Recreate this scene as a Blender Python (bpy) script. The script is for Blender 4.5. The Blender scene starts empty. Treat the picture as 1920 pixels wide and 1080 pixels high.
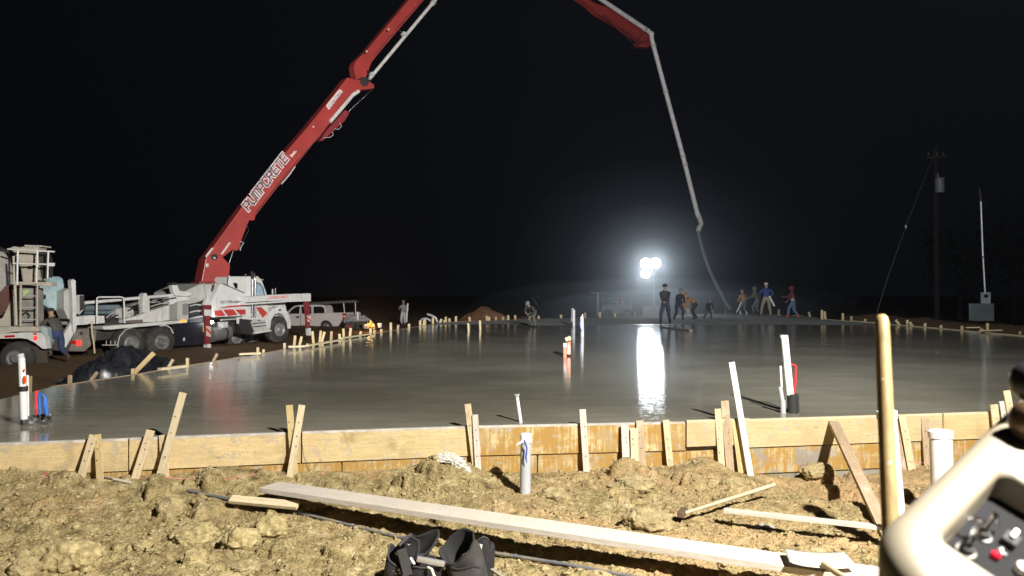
import bpy, bmesh, math, random
import numpy as np
from mathutils import Vector, Matrix, noise as mnoise
random.seed(7)
rng = np.random.default_rng(11)
S = bpy.context.scene
COL = S.collection
R = math.radians

# ------------------------------------------------------------------ camera, world, lamps, exposure
F = 1423.0; CAMZ = 1.30; HY = 552.0
cam_d = bpy.data.cameras.new('camera'); cam = bpy.data.objects.new('camera', cam_d); COL.objects.link(cam)
cam_d.sensor_width = 36; cam_d.lens = 36 * F / 1920
cam.location = (0, 0, CAMZ); cam.rotation_euler = (R(90) + math.atan((HY - 540) / F), 0, 0)
cam_d.dof.use_dof = True; cam_d.dof.focus_distance = 10; cam_d.dof.aperture_fstop = 4.2
cam_d.clip_start = .05; cam_d.clip_end = 2000
S.camera = cam
W = bpy.data.worlds.new("World"); S.world = W; W.use_nodes = True
bg = W.node_tree.nodes['Background']; bg.inputs[0].default_value = (.42, .48, .75, 1); bg.inputs[1].default_value = .0042
S.view_settings.view_transform = 'Standard'; S.view_settings.look = 'None'
S.view_settings.exposure = 0; S.view_settings.gamma = 1

def aim(o, tgt):
    o.rotation_euler = (Vector(tgt) - o.location).to_track_quat('-Z', 'Y').to_euler()
def spot(name, loc, tgt, watts, size, blend, col=(1, .97, .92), rad=.15):
    d = bpy.data.lights.new(name, 'SPOT'); d.energy = watts; d.spot_size = R(size); d.spot_blend = blend
    d.color = col; d.shadow_soft_size = rad
    o = bpy.data.objects.new(name, d); COL.objects.link(o); o.location = loc; aim(o, tgt); return o
LAMP = Vector((3.7, .2, 5.3))           # near light tower (its console stands at the right of the frame)
spot('near_floodlight', LAMP + Vector((-.25, .3, 0)), (-.3, 8.0, -.4), 9000, 140, .75, (1, .96, .88))
spot('truck_floodlight', LAMP + Vector((-.45, .3, .12)), (-11, 28, 8.5), 27500, 66, .9)
spot('slab_floodlight', LAMP + Vector((0, .35, .12)), (5, 38, 6.0), 31000, 76, 1, (.97, .98, 1))
FARL = Vector((10.0, 53.0, 0))           # far light tower
for dx, dz, e in ((-.70, 3.42, 1), (.02, 3.45, 1), (-.73, 2.7, 1)):
    spot('far_floodlight', FARL + Vector((dx, -.35, dz)), (FARL.x - 6, 20, -.5), 430, 120, .6, (.88, .95, 1), .55)

# ------------------------------------------------------------------ pixel -> place helpers (used to work out where things stand)
def P(px, py, d): return Vector(((px - 960) / F * d, d, CAMZ + (HY - py) / F * d))
def G(px, py, z=0.0):
    d = (CAMZ - z) * F / (py - HY); return Vector(((px - 960) / F * d, d, z))
class Plane:
    def __init__(s, p0, dr):
        s.p = Vector(p0); s.u = Vector(dr).normalized(); s.n = Vector((s.u.y, -s.u.x))
        if s.n.y > 0: s.n = -s.n
    def at(s, px, py, off=0.0):
        r = Vector(((px - 960) / F, 1.0)); t = (s.p + s.n * off).dot(s.n) / r.dot(s.n)
        return Vector((r.x * t, t, CAMZ + (HY - py) / F * t))
    @property
    def n3(s): return Vector((s.n.x, s.n.y, 0))
    @property
    def u3(s): return Vector((s.u.x, s.u.y, 0))

# ------------------------------------------------------------------ object helpers
def wloc(o):
    v = Vector((0, 0, 0))
    while o: v += o.location; o = o.parent
    return v
def thing(name, label, cat, loc, group=None):
    o = bpy.data.objects.new(name, None); COL.objects.link(o); o.location = loc
    o.empty_display_size = .2; o['label'] = label; o['category'] = cat
    if group: o['group'] = group
    return o
def tag(o, label=None, cat=None, group=None, kind=None):
    if label: o['label'] = label
    if cat: o['category'] = cat
    if group: o['group'] = group
    if kind: o['kind'] = kind
    return o

class MB:
    def __init__(s): s.bm = bmesh.new(); s.uv = s.bm.loops.layers.uv.new('UVMap')
    def _face(s, vs, uvs=None, mi=0):
        try: f = s.bm.faces.new(vs)
        except ValueError: return None
        f.material_index = mi
        if uvs:
            for l, c in zip(f.loops, uvs): l[s.uv].uv = c
        return f
    def beam(s, a, b, w, h, up=(0, 0, 1), taper=1.0, mi=0):
        """box from a to b; w across (sideways), h along up; uv in metres"""
        a = Vector(a); b = Vector(b); d = b - a; L = d.length; d.normalize()
        up = Vector(up); side = d.cross(up)
        if side.length < 1e-4: side = d.cross(Vector((0, 1, 0)))
        side.normalize(); upv = side.cross(d).normalized()
        c = []
        for p, t in ((a, 1), (b, taper)):
            for sx, sy in ((-1, -1), (1, -1), (1, 1), (-1, 1)):
                c.append(s.bm.verts.new(p + side * (sx * w / 2 * t) + upv * (sy * h / 2 * t)))
        o = random.random() * 20
        for i in range(4):
            j = (i + 1) % 4; wd = w if i % 2 == 0 else h; q = o + i * .37
            s._face([c[i], c[j], c[4 + j], c[4 + i]], [(o, q), (o, q + wd), (o + L, q + wd), (o + L, q)], mi)
        s._face([c[3], c[2], c[1], c[0]], [(o, o), (o, o + w), (o + .01, o + w), (o + .01, o)], mi)
        s._face([c[4], c[5], c[6], c[7]], [(o, o), (o, o + w), (o + .01, o + w), (o + .01, o)], mi)
        return s
    def box(s, c, size, rz=0, mi=0):
        c = Vector(c); u = Vector((math.cos(rz), math.sin(rz), 0))
        return s.beam(c - u * size[0] / 2, c + u * size[0] / 2, size[1], size[2], mi=mi)
    def cyl(s, a, b, r0, r1=None, seg=16, caps=True, mi=0):
        r1 = r0 if r1 is None else r1
        return s.tube([a, b], [r0, r1], seg, caps, mi)
    def tube(s, pts, r, seg=10, caps=True, mi=0):
        pts = [Vector(p) for p in pts]; n = len(pts)
        rs = r if isinstance(r, (list, tuple)) else [r] * n
        rings = []; prev = None
        for i, p in enumerate(pts):
            d = (pts[min(i + 1, n - 1)] - pts[max(i - 1, 0)]).normalized()
            if prev is None:
                ref = Vector((0, 0, 1)) if abs(d.z) < .9 else Vector((0, 1, 0))
                x = d.cross(ref).normalized()
            else: x = (prev - d * prev.dot(d)).normalized()
            prev = x; y = d.cross(x)
            rings.append([s.bm.verts.new(p + (x * math.cos(t) + y * math.sin(t)) * rs[i]) for t in [2 * math.pi * k / seg for k in range(seg)]])
        for i in range(n - 1):
            for k in range(seg):
                j = (k + 1) % seg; s._face([rings[i][k], rings[i][j], rings[i + 1][j], rings[i + 1][k]], mi=mi)
        if caps:
            s._face(rings[0][::-1], mi=mi); s._face(rings[-1], mi=mi)
        return s
    def prism(s, front, back, mi=0):
        f = [s.bm.verts.new(p) for p in front]; b = [s.bm.verts.new(p) for p in back]; n = len(f)
        s._face(f, mi=mi); s._face(b[::-1], mi=mi)
        for i in range(n):
            j = (i + 1) % n; s._face([f[j], f[i], b[i], b[j]], mi=mi)
        return s
    def poly(s, pl, pts, off=0, depth=.1, mi=0):
        fr = [pl.at(x, y, off) for x, y in pts]
        return s.prism(fr, [p - pl.n3 * depth for p in fr], mi)
    def ball(s, c, r, sub=3, scale=(1, 1, 1), disp=0, freq=3, seed=0, mi=0):
        vs = bmesh.ops.create_icosphere(s.bm, subdivisions=sub, radius=1)['verts']
        for v in vs:
            n = v.co.copy(); k = 1.0
            if disp:
                q = n * freq + Vector((seed * 3.1, seed * 1.7, seed))
                k += disp * (mnoise.noise(q) + .5 * mnoise.noise(q * 2.3) + .3 * mnoise.noise(q * 5.1) + .15 * mnoise.noise(q * 11))
            v.co = Vector(c) + Vector((n.x * scale[0], n.y * scale[1], n.z * scale[2])) * r * k
        if mi:
            for v in vs:
                for f in v.link_faces: f.material_index = mi
        return s
    def wheel(s, c, axis, r, w, inner, seg=40):
        """tyre as a lathe around axis"""
        prof = [(-w / 2, inner), (-w / 2, r * .86), (-w * .42, r * .96), (-w * .32, r), (w * .32, r), (w * .42, r * .96), (w / 2, r * .86), (w / 2, inner)]
        return s.lathe(c, axis, prof, seg)
    def lathe(s, c, axis, prof, seg=24, closed=False, mi=0):
        c = Vector(c); a = Vector(axis).normalized(); ref = Vector((0, 0, 1)) if abs(a.z) < .9 else Vector((1, 0, 0))
        x = a.cross(ref).normalized(); y = a.cross(x); rings = []
        for h, r in prof:
            rings.append([s.bm.verts.new(c + a * h + (x * math.cos(2 * math.pi * k / seg) + y * math.sin(2 * math.pi * k / seg)) * max(r, 1e-4)) for k in range(seg)])
        for i in range(len(rings) - 1):
            for k in range(seg):
                j = (k + 1) % seg; s._face([rings[i][k], rings[i][j], rings[i + 1][j], rings[i + 1][k]], mi=mi)
        return s
    def build(s, name, mat, parent=None, smooth=False, bevel=0, base=None, recalc=True):
        bm = s.bm
        if recalc: bmesh.ops.recalc_face_normals(bm, faces=bm.faces[:])
        if parent is not None: L = wloc(parent)
        elif base is not None: L = Vector(base)
        else:
            xs = [v.co for v in bm.verts]
            L = Vector((sum(v.x for v in xs) / len(xs), sum(v.y for v in xs) / len(xs), min(v.z for v in xs)))
        for v in bm.verts: v.co -= L
        if bevel:
            es = [e for e in bm.edges if len(e.link_faces) == 2 and e.calc_face_angle(0) > .5]
            bmesh.ops.bevel(bm, geom=es, offset=bevel, segments=2, profile=.6, affect='EDGES', clamp_overlap=True)
        me = bpy.data.meshes.new(name); bm.to_mesh(me); bm.free()
        if smooth:
            for p in me.polygons: p.use_smooth = True
            if hasattr(me, 'set_sharp_from_angle'): me.set_sharp_from_angle(angle=R(42))
        for m in (mat if isinstance(mat, (list, tuple)) else [mat]): me.materials.append(m)
        o = bpy.data.objects.new(name, me); COL.objects.link(o)
        if parent is not None: o.parent = parent
        else: o.location = L
        return o

# ------------------------------------------------------------------ materials
def nt(name):
    m = bpy.data.materials.new(name); m.use_nodes = True; t = m.node_tree
    return m, t, t.nodes, t.links, t.nodes['Principled BSDF']
def ramp(n, l, src, stops):
    r = n.new('ShaderNodeValToRGB'); e = r.color_ramp.elements
    while len(e) < len(stops): e.new(.5)
    for q, (p, c) in zip(e, stops): q.position = p; q.color = (*c, 1) if len(c) == 3 else c
    l.new(src, r.inputs[0]); return r.outputs[0]
def noise(n, l, vec, sc, det=4, rough=.6, dist=0):
    x = n.new('ShaderNodeTexNoise'); x.inputs['Scale'].default_value = sc; x.inputs['Detail'].default_value = det
    x.inputs['Roughness'].default_value = rough; x.inputs['Distortion'].default_value = dist; l.new(vec, x.inputs['Vector']); return x.outputs['Fac']
def mixc(n, l, fac, a, b, mode='MIX'):
    x = n.new('ShaderNodeMix'); x.data_type = 'RGBA'; x.blend_type = mode
    for s_, v in ((0, fac), (6, a), (7, b)):
        if hasattr(v, 'is_linked'): l.new(v, x.inputs[s_])
        else: x.inputs[s_].default_value = v if s_ == 0 else (*v, 1)
    return x.outputs[2]
def bump(n, l, h, st, dist, bs, nrm=None):
    b = n.new('ShaderNodeBump'); b.inputs['Strength'].default_value = st; b.inputs['Distance'].default_value = dist
    l.new(h, b.inputs['Height'])
    if nrm: l.new(nrm, b.inputs['Normal'])
    l.new(b.outputs[0], bs.inputs['Normal']); return b.outputs[0]
def M(name, col, rough=.55, metal=0, var=.18, sc=3, dirt=None, dsc=2.5, bmp=0, bsc=30, emit=0, coat=0, streak=None):
    m, t, n, l, b = nt(name); tc = n.new('ShaderNodeTexCoord').outputs['Object']
    f = noise(n, l, tc, sc, 5, .65)
    lo = tuple(c * (1 - var) for c in col); hi = tuple(min(1, c * (1 + var * .6)) for c in col)
    c = ramp(n, l, f, [(.3, lo), (.7, hi)])
    if dirt:
        g = noise(n, l, tc, dsc, 8, .7); g = ramp(n, l, g, [(.48, (0, 0, 0)), (.68, (.8, .8, .8))])
        c = mixc(n, l, g, c, dirt)
    if streak:
        q_ = n.new('ShaderNodeMapping'); q_.inputs['Scale'].default_value = (5, 5, .5); l.new(tc, q_.inputs[0])
        c = mixc(n, l, ramp(n, l, noise(n, l, q_.outputs[0], 2, 6, .7), [(.54, (0, 0, 0)), (.72, (.7, .7, .7))]), c, streak)
        c = mixc(n, l, ramp(n, l, noise(n, l, tc, 9, 5, .75), [(.62, (0, 0, 0)), (.70, (.6, .6, .6))]), c, tuple(x_ * .8 for x_ in streak))
    l.new(c, b.inputs['Base Color'])
    b.inputs['Roughness'].default_value = rough; b.inputs['Metallic'].default_value = metal
    if coat: b.inputs['Coat Weight'].default_value = coat
    if bmp: bump(n, l, noise(n, l, tc, bsc, 6, .7), bmp, .01, b)
    if emit: l.new(c, b.inputs['Emission Color']); b.inputs['Emission Strength'].default_value = emit
    return m
def emis(name, col, st):
    m, t, n, l, b = nt(name); b.inputs['Base Color'].default_value = (*col, 1)
    b.inputs['Emission Color'].default_value = (*col, 1); b.inputs['Emission Strength'].default_value = st; return m
def wood(name, c1, c2, knot=(.12, .06, .02), wet=None, smear=None, rough=.75, spk=None, splat=False):
    m, t, n, l, b = nt(name)
    uv = n.new('ShaderNodeUVMap').outputs[0]
    mp = n.new('ShaderNodeMapping'); mp.inputs['Scale'].default_value = (1.2, 26, 1); l.new(uv, mp.inputs[0])
    g = noise(n, l, mp.outputs[0], 2.2, 6, .62, .35)
    c = ramp(n, l, g, [(.3, c2), (.5, c1), (.72, tuple(min(1, x * 1.1) for x in c1))])
    big = noise(n, l, uv, 3.0, 4, .6)
    c = mixc(n, l, ramp(n, l, big, [(.4, (0, 0, 0)), (.75, (.5, .5, .5))]), c, tuple(x * .72 for x in c1))
    vo = n.new('ShaderNodeTexVoronoi'); vo.inputs['Scale'].default_value = 2.6; mk = n.new('ShaderNodeMapping')
    mk.inputs['Scale'].default_value = (1, 2.2, 1); l.new(uv, mk.inputs[0]); l.new(mk.outputs[0], vo.inputs['Vector'])
    k = ramp(n, l, vo.outputs['Distance'], [(.025, (.8, .8, .8)), (.06, (0, 0, 0))]); c = mixc(n, l, k, c, knot)
    fine = noise(n, l, mp.outputs[0], 9, 3, .6); c = mixc(n, l, ramp(n, l, fine, [(.35, (.5, .5, .5)), (.5, (0, 0, 0))]), c, tuple(x * .6 for x in c2))
    if wet:                                   # rain-wet patches running down the board
        mw = n.new('ShaderNodeMapping'); mw.inputs['Scale'].default_value = (22, 1.3, 1); l.new(uv, mw.inputs[0])
        w1 = noise(n, l, mw.outputs[0], 1.6, 5, .7); w2 = noise(n, l, uv, 5, 5, .7)
        ad = n.new('ShaderNodeMath'); ad.operation = 'ADD'; l.new(w1, ad.inputs[0]); l.new(w2, ad.inputs[1])
        k = ramp(n, l, ad.outputs[0], [(.87 if wet == 1 else 1.03, (0, 0, 0)), (1.03 if wet == 1 else 1.16, (.95, .95, .95))])
        c = mixc(n, l, k, c, (.34, .19, .036))
    if smear:
        k = ramp(n, l, noise(n, l, uv, 2.3, 6, .6, .6), [(.55, (0, 0, 0)), (.62, (.85, .85, .85))]); c = mixc(n, l, k, c, smear)
    if splat:
        k = ramp(n, l, noise(n, l, uv, 7, 7, .72, .3), [(.55, (0, 0, 0)), (.62, (.75, .75, .75))]); c = mixc(n, l, k, c, (.36, .32, .26))
        k = ramp(n, l, noise(n, l, uv, 70, 2, .5), [(.62, (0, 0, 0)), (.66, (.8, .8, .8))]); c = mixc(n, l, k, c, (.26, .22, .17))
    if spk:
        k = ramp(n, l, noise(n, l, uv, 42, 3, .5), [(.66, (0, 0, 0)), (.72, (.85, .85, .85))]); c = mixc(n, l, k, c, spk)
    l.new(c, b.inputs['Base Color']); b.inputs['Roughness'].default_value = rough
    bump(n, l, g, .35, .004, b)
    return m
W_PALE = wood('pale_pine', (.60, .51, .34), (.50, .39, .23))
W_YEL = wood('yellow_pine', (.55, .43, .22), (.45, .32, .14), smear=(.42, .31, .16))
W_DRIP = wood('rain_streaked_pine', (.52, .42, .23), (.43, .32, .15), wet=3, smear=(.44, .33, .17), splat=True)
W_WHITE = wood('whitened_board', (.56, .51, .45), (.46, .40, .32), smear=(.50, .44, .36), spk=(.22, .16, .10))
W_BOARD = wood('form_pine', (.60, .46, .24), (.52, .37, .16), smear=(.40, .30, .15), splat=True)
W_WET = wood('wet_orange_pine', (.56, .45, .24), (.46, .34, .14), wet=1, smear=(.36, .25, .11), splat=True)
W_OLD = wood('old_brown_board', (.42, .31, .20), (.30, .20, .12), smear=(.45, .38, .28), spk=(.12, .08, .05))
W_LOW = wood('lower_wet_board', (.50, .40, .21), (.38, .28, .12), wet=1, smear=(.24, .22, .19), splat=True)
W_STAKE = wood('stake_pine', (.60, .49, .31), (.46, .34, .19), smear=(.38, .29, .18), spk=(.16, .10, .05))
WHITE = M('white_paint', (.66, .66, .635), .42, var=.07, dirt=(.50, .485, .44), dsc=1.0, streak=(.34, .31, .25))
GREY = M('light_grey_paint', (.47, .47, .44), .5, var=.08, dirt=(.38, .36, .32), dsc=1.2, streak=(.26, .235, .19))
CREAM = M('dusty_cream_paint', (.46, .42, .34), .7, dirt=(.34, .29, .22), dsc=1.2)
DARK = M('black_rubber', (.022, .021, .02), .75, bmp=.3)
TYRE = M('tyre_rubber', (.035, .034, .032), .85, dirt=(.10, .085, .06), dsc=4, bmp=.4)
RIM = M('steel_rim', (.42, .42, .42), .38, .6, dirt=(.2, .17, .13))
CHROME = M('chrome', (.75, .75, .76), .16, 1, var=.08)
UNDER = M('chassis_black', (.03, .03, .032), .6, dirt=(.07, .06, .045))
RED = M('boom_red', (.37, .046, .040), .42, var=.16, sc=1.2, dirt=(.30, .036, .03), dsc=.9, coat=.3, streak=(.24, .045, .035))
RED2 = M('dark_red_paint', (.22, .028, .034), .45)
REDST = M('stripe_red', (.50, .05, .05), .45)
PIPEW = M('pipe_white', (.60, .57, .53), .5, dirt=(.40, .35, .30), dsc=2)
PVC = M('white_pvc', (.78, .78, .77), .32, var=.05, dirt=(.6, .57, .5), dsc=3)
PVCG = M('grey_pvc', (.42, .44, .46), .35, var=.08)
BLUE = M('blue_tubing', (.03, .16, .62), .4)
REDT = M('red_tubing', (.62, .03, .03), .4)
GLASS = M('dark_glass', (.012, .014, .016), .08, var=.1)
PGLASS = M('lit_glass', (.28, .40, .48), .12, var=.5, sc=2)
TAIL = emis('tail_light_glow', (1, .03, .02), 2.2)
TAILD = M('red_lens', (.5, .01, .01), .25)
AMBER = emis('amber_marker_glow', (1, .32, .02), 1.3)
LAMPW = emis('lamp_glow', (.9, .95, 1), 130)
STEEL = M('worn_steel', (.36, .35, .33), .38, .75, dirt=(.25, .22, .17))

RUST = M('rusty_steel', (.16, .11, .075), .7, .4, bmp=.4)
BEIGE = M('beige_plastic', (.25, .215, .158), .5, var=.05, bmp=.05, bsc=120)
PANEL = M('charcoal_panel', (.020, .020, .022), .9, var=.1); PANEL.node_tree.nodes['Principled BSDF'].inputs['Specular IOR Level'].default_value = .08
CLOTHB = M('black_nylon', (.014, .014, .016), .75, bmp=.6, bsc=160)
CLOTHG = M('charcoal_nylon', (.040, .037, .036), .8, bmp=.6, bsc=160)
CONCR = M('grout_grey', (.30, .29, .27), .9, bmp=1, bsc=20)
SHEET = M('black_plastic_sheet', (.016, .017, .021), .33, var=.3, bmp=.6, bsc=3)

# ------------------------------------------------------------------ numpy noise for the ground
def vn(x, y, seed):
    ix = np.floor(x).astype(np.int64); iy = np.floor(y).astype(np.int64); fx = x - ix; fy = y - iy
    fx = fx * fx * (3 - 2 * fx); fy = fy * fy * (3 - 2 * fy)
    def h(a, b):
        v = (a * 374761393 + b * 668265263 + seed * 144269504) & 0xffffffff
        v = ((v ^ (v >> 13)) * 1274126177) & 0xffffffff
        return ((v ^ (v >> 16)) & 0xffff) / 65535.0
    return (h(ix, iy) * (1 - fx) + h(ix + 1, iy) * fx) * (1 - fy) + (h(ix, iy + 1) * (1 - fx) + h(ix + 1, iy + 1) * fx) * fy
def fbm(x, y, f, octv, seed, g=.5, ridge=False):
    a = 1; s = 0; t = 0
    for i in range(octv):
        v = vn(x * f + 17.3 * i, y * f - 9.1 * i, seed + i) * 2 - 1
        if ridge: v = 1 - 2 * abs(v)
        s = s + a * v; t += a; a *= g; f *= 2.03
    return s / t

# slab outline (world metres) ------------------------------------------------
NEARPX = [(-420, 849), (0, 832), (566, 811), (895, 800), (1285, 792), (1400, 788), (1880, 773)]
NEAR = [G(x, y) for x, y in NEARPX]; NEAR.append(Vector((15.6, 10.2, 0)))
LEFT = [G(*p) for p in ((100, 725), (250, 703), (345, 687), (480, 665), (590, 645), (695, 627), (760, 616), (837, 604))]
FARE = [G(1040, 597), Vector((8.2, 44.5, 0)), Vector((12.0, 49.5, 0)), Vector((14.8, 50.5, 0)), Vector((17.4, 45.5, 0))]
RIGHT = [G(1545, 599), G(1640, 606.5), G(1760, 616), G(1866, 626)]
OUT = NEAR + RIGHT[::-1] + FARE[::-1] + LEFT[::-1]
nx = np.array([p.x for p in NEAR]); ny = np.array([p.y for p in NEAR])
def form_y(x): return np.interp(x, nx, ny)
FZ = [(-420, 866), (0, 868), (150, 877), (300, 884), (430, 874), (560, 880), (700, 874), (830, 862), (900, 880), (985, 886), (1100, 878), (1180, 874), (1300, 868), (1350, 880), (1420, 886), (1480, 893), (1560, 892), (1640, 888), (1740, 872), (1880, 858)]
fzx, fzz = [], []
for px, py in FZ:
    r = (px - 960) / F
    y = 7.5
    for _ in range(20): y = float(form_y(r * y)) - .06
    fzx.append(r * y); fzz.append(CAMZ - (py - HY) / F * y)
def inside_poly(X, Y, poly):
    r = np.zeros(X.shape, bool); n = len(poly)
    for i in range(n):
        x1, y1 = poly[i].x, poly[i].y; x2, y2 = poly[(i + 1) % n].x, poly[(i + 1) % n].y
        if y1 == y2: continue
        c = ((y1 > Y) != (y2 > Y)) & (X < (x2 - x1) * (Y - y1) / (y2 - y1) + x1); r ^= c
    return r
def seg(a, b, st): return list(np.arange(a, b, st))
gx = np.array(sorted(seg(-6.2, 5.6, .0085) + seg(-40, -6.2, .22) + seg(5.6, 45, .25) + [-400, -250, -150, -90, -60, -50, 55, 70, 100, 150, 250, 400]))
gy = np.array(sorted(seg(3.9, 8.7, .0085) + seg(-3, 3.9, .15) + seg(8.7, 62, .22) + [-30, -12, -6, 64, 70, 80, 100, 130, 180, 260, 400, 700]))
X, Y = np.meshgrid(gx, gy, indexing='ij')
fy = form_y(X); dist = fy - Y
zf = np.interp(X, fzx, fzz)
near_z = zf + (-.53 - zf) * np.clip(dist / 1.5, 0, 1) ** .8
far_z = -.62 + fbm(X, Y, .25, 4, 3) * .10 + fbm(X, Y, 1.6, 4, 41) * .06
mound = lambda cx, cy, rx, ry, h: h * np.exp(-(((X - cx) / rx) ** 2 + ((Y - cy) / ry) ** 2))
# soil berm beyond the right form
rb = np.exp(-((X - (17.9 + (Y - 28) * .02)) / 1.6) ** 2) * np.clip((Y - 18) / 6, 0, 1) * np.clip((47 - Y) / 8, 0, 1)
far_z = far_z + rb * (.86 + .12 * fbm(X, Y, .9, 4, 8))
back = np.exp(-((Y - (np.interp(X, [-3, 2.3, 12, 17], [38.5, 42.5, 51.5, 48]) + .9)) / 1.3) ** 2) * np.clip((X + 4) / 3, 0, 1) * np.clip((17.5 - X) / 3, 0, 1)
far_z = far_z + back * (.55 + .15 * fbm(X, Y, .8, 4, 88))
lb = np.exp(-((X - np.interp(Y, [p.y for p in LEFT], [p.x for p in LEFT]) + .55) / .7) ** 2) * (Y > 9) * (Y < 40)
far_z = far_z + lb * (.36 + .16 * fbm(X, Y, 1.4, 4, 66))
w = np.clip((Y - fy + .1) / .5, 0, 1)
Z = near_z * (1 - w) + far_z * w
# cloddy texture in the foreground
nf = np.clip((9.5 - Y) / 1.0, 0, 1) * np.clip((Y + 2) / 3, 0, 1)
side = np.clip((7.5 - abs(X)) / 1.5, 0, 1); nf = nf * (.3 + .7 * side)
edge = np.clip(dist / .35, .35, 1)
sandy = np.clip(fbm(X, Y, .8, 3, 201) * 2.2 + .15, 0, 1)
rough = fbm(X, Y, 1.1, 3, 5) * .045 + fbm(X, Y, 4.2, 4, 21, .6) * .021 + fbm(X, Y, 9, 3, 31, .6, True) * .014 * (1 - .5 * sandy) + fbm(X, Y, 20, 3, 57, .75) * .018 + fbm(X, Y, 55, 1, 58) * .006 * (fbm(X, Y, 2.5, 2, 59) > -.1)
Z = Z + rough * nf * edge
cl = np.zeros_like(Z)
def stamp(cx, cy, r, h, seed):
    global Z
    i0, i1 = np.searchsorted(gx, (cx - r * 1.3, cx + r * 1.3)); j0, j1 = np.searchsorted(gy, (cy - r * 1.3, cy + r * 1.3))
    if i1 <= i0 or j1 <= j0: return
    xs = X[i0:i1, j0:j1] - cx; ys = Y[i0:i1, j0:j1] - cy
    ang = np.arctan2(ys, xs); d = np.hypot(xs, ys * 1.15) / (r * (1 + .28 * np.sin(ang * 2 + seed) + .15 * np.sin(ang * 5 + seed * 2)))
    prof = np.clip(1 - d ** 2.6, 0, 1) ** .42
    base = float(np.median(Z[i0:i1, j0:j1]))
    nz = 1 + .35 * fbm(xs + seed, ys, 1.4 / r, 3, 77)
    Z[i0:i1, j0:j1] = np.where(prof > 0, np.maximum(Z[i0:i1, j0:j1], base + h * prof * nz), Z[i0:i1, j0:j1])
N = 1900
for i in range(N):
    cx = rng.uniform(-6.1, 5.5); cy = rng.uniform(4.0, 8.4)
    if cy > float(form_y(cx)) - .12: continue
    dens = .55 + .45 * math.sin(cx * 1.7 + 1) * math.sin(cy * 2.3)
    if cx > 0 and rng.random() < .35: continue
    if rng.random() > dens + .25: continue
    r = min(.14, .014 * (1 / max(rng.random(), .012)) ** .62)
    stamp(cx, cy, r, r * rng.uniform(.45, .95), rng.uniform(0, 6))
def dig(px, py, rx, ry, dz):
    p = G(px, py, -.45); global Z
    Z = Z - dz * np.exp(-(((X - p.x) / rx) ** 2 + ((Y - p.y) / ry) ** 2) ** 2)
for a in ((195, 925, .13, .10, .16), (100, 1003, .05, .05, .10), (325, 1022, .12, .06, .12), (425, 1030, .12, .07, .12), (200, 1062, .14, .05, .12), (290, 962, .05, .07, .10), (320, 976, .05, .05, .08), (1560, 905, .35, .28, .12), (1470, 885, .25, .12, .05)): dig(*a)
# heaped soil against the form
for px, py, rx, ry, h in ((850, 895, .28, .22, .17), (1325, 885, .30, .18, .13), (1180, 890, .25, .15, .06), (60, 900, .5, .3, .05), (1480, 930, .5, .3, .06), (420, 900, .35, .2, .06), (900, 925, .6, .2, .05)):
    p = G(px, py, -.42); Z = Z + h * np.exp(-(((X - p.x) / rx) ** 2 + ((Y - p.y) / ry) ** 2))
Z = np.where(dist < .02, np.minimum(Z, np.where((dist > -.25), -.30 + 0 * Z, Z)), Z)
ins = inside_poly(X, Y, OUT)
Z = np.where(ins, np.minimum(Z, -.45), Z)
# keep the soil beside the slab below its top
def ground_z(x, y):
    i = int(np.clip(np.searchsorted(gx, x) - 1, 0, len(gx) - 2)); j = int(np.clip(np.searchsorted(gy, y) - 1, 0, len(gy) - 2))
    tx = (x - gx[i]) / (gx[i + 1] - gx[i]); ty = (y - gy[j]) / (gy[j + 1] - gy[j])
    return float((Z[i, j] * (1 - tx) + Z[i + 1, j] * tx) * (1 - ty) + (Z[i, j + 1] * (1 - tx) + Z[i + 1, j + 1] * tx) * ty)
def onground(px, py, dmax=200):
    d = 1.0
    while d < dmax:
        p = P(px, py, d)
        if p.z <= ground_z(p.x, p.y): return p
        d *= 1.004
    return P(px, py, dmax)
def grid_mesh(name, X, Y, Z, mat):
    a, b = X.shape; me = bpy.data.meshes.new(name)
    co = np.stack([X, Y, Z], -1).reshape(-1, 3).astype(np.float32)
    idx = np.arange(a * b).reshape(a, b)
    q = np.stack([idx[:-1, :-1], idx[1:, :-1], idx[1:, 1:], idx[:-1, 1:]], -1).reshape(-1, 4)
    me.vertices.add(len(co)); me.vertices.foreach_set('co', co.ravel())
    me.loops.add(q.size); me.loops.foreach_set('vertex_index', q.ravel().astype(np.int32))
    me.polygons.add(len(q)); me.polygons.foreach_set('loop_start', np.arange(0, q.size, 4, dtype=np.int32))
    me.polygons.foreach_set('use_smooth', np.ones(len(q), bool))
    me.update(calc_edges=True); me.materials.append(mat)
    o = bpy.data.objects.new(name, me); COL.objects.link(o); return o
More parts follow.
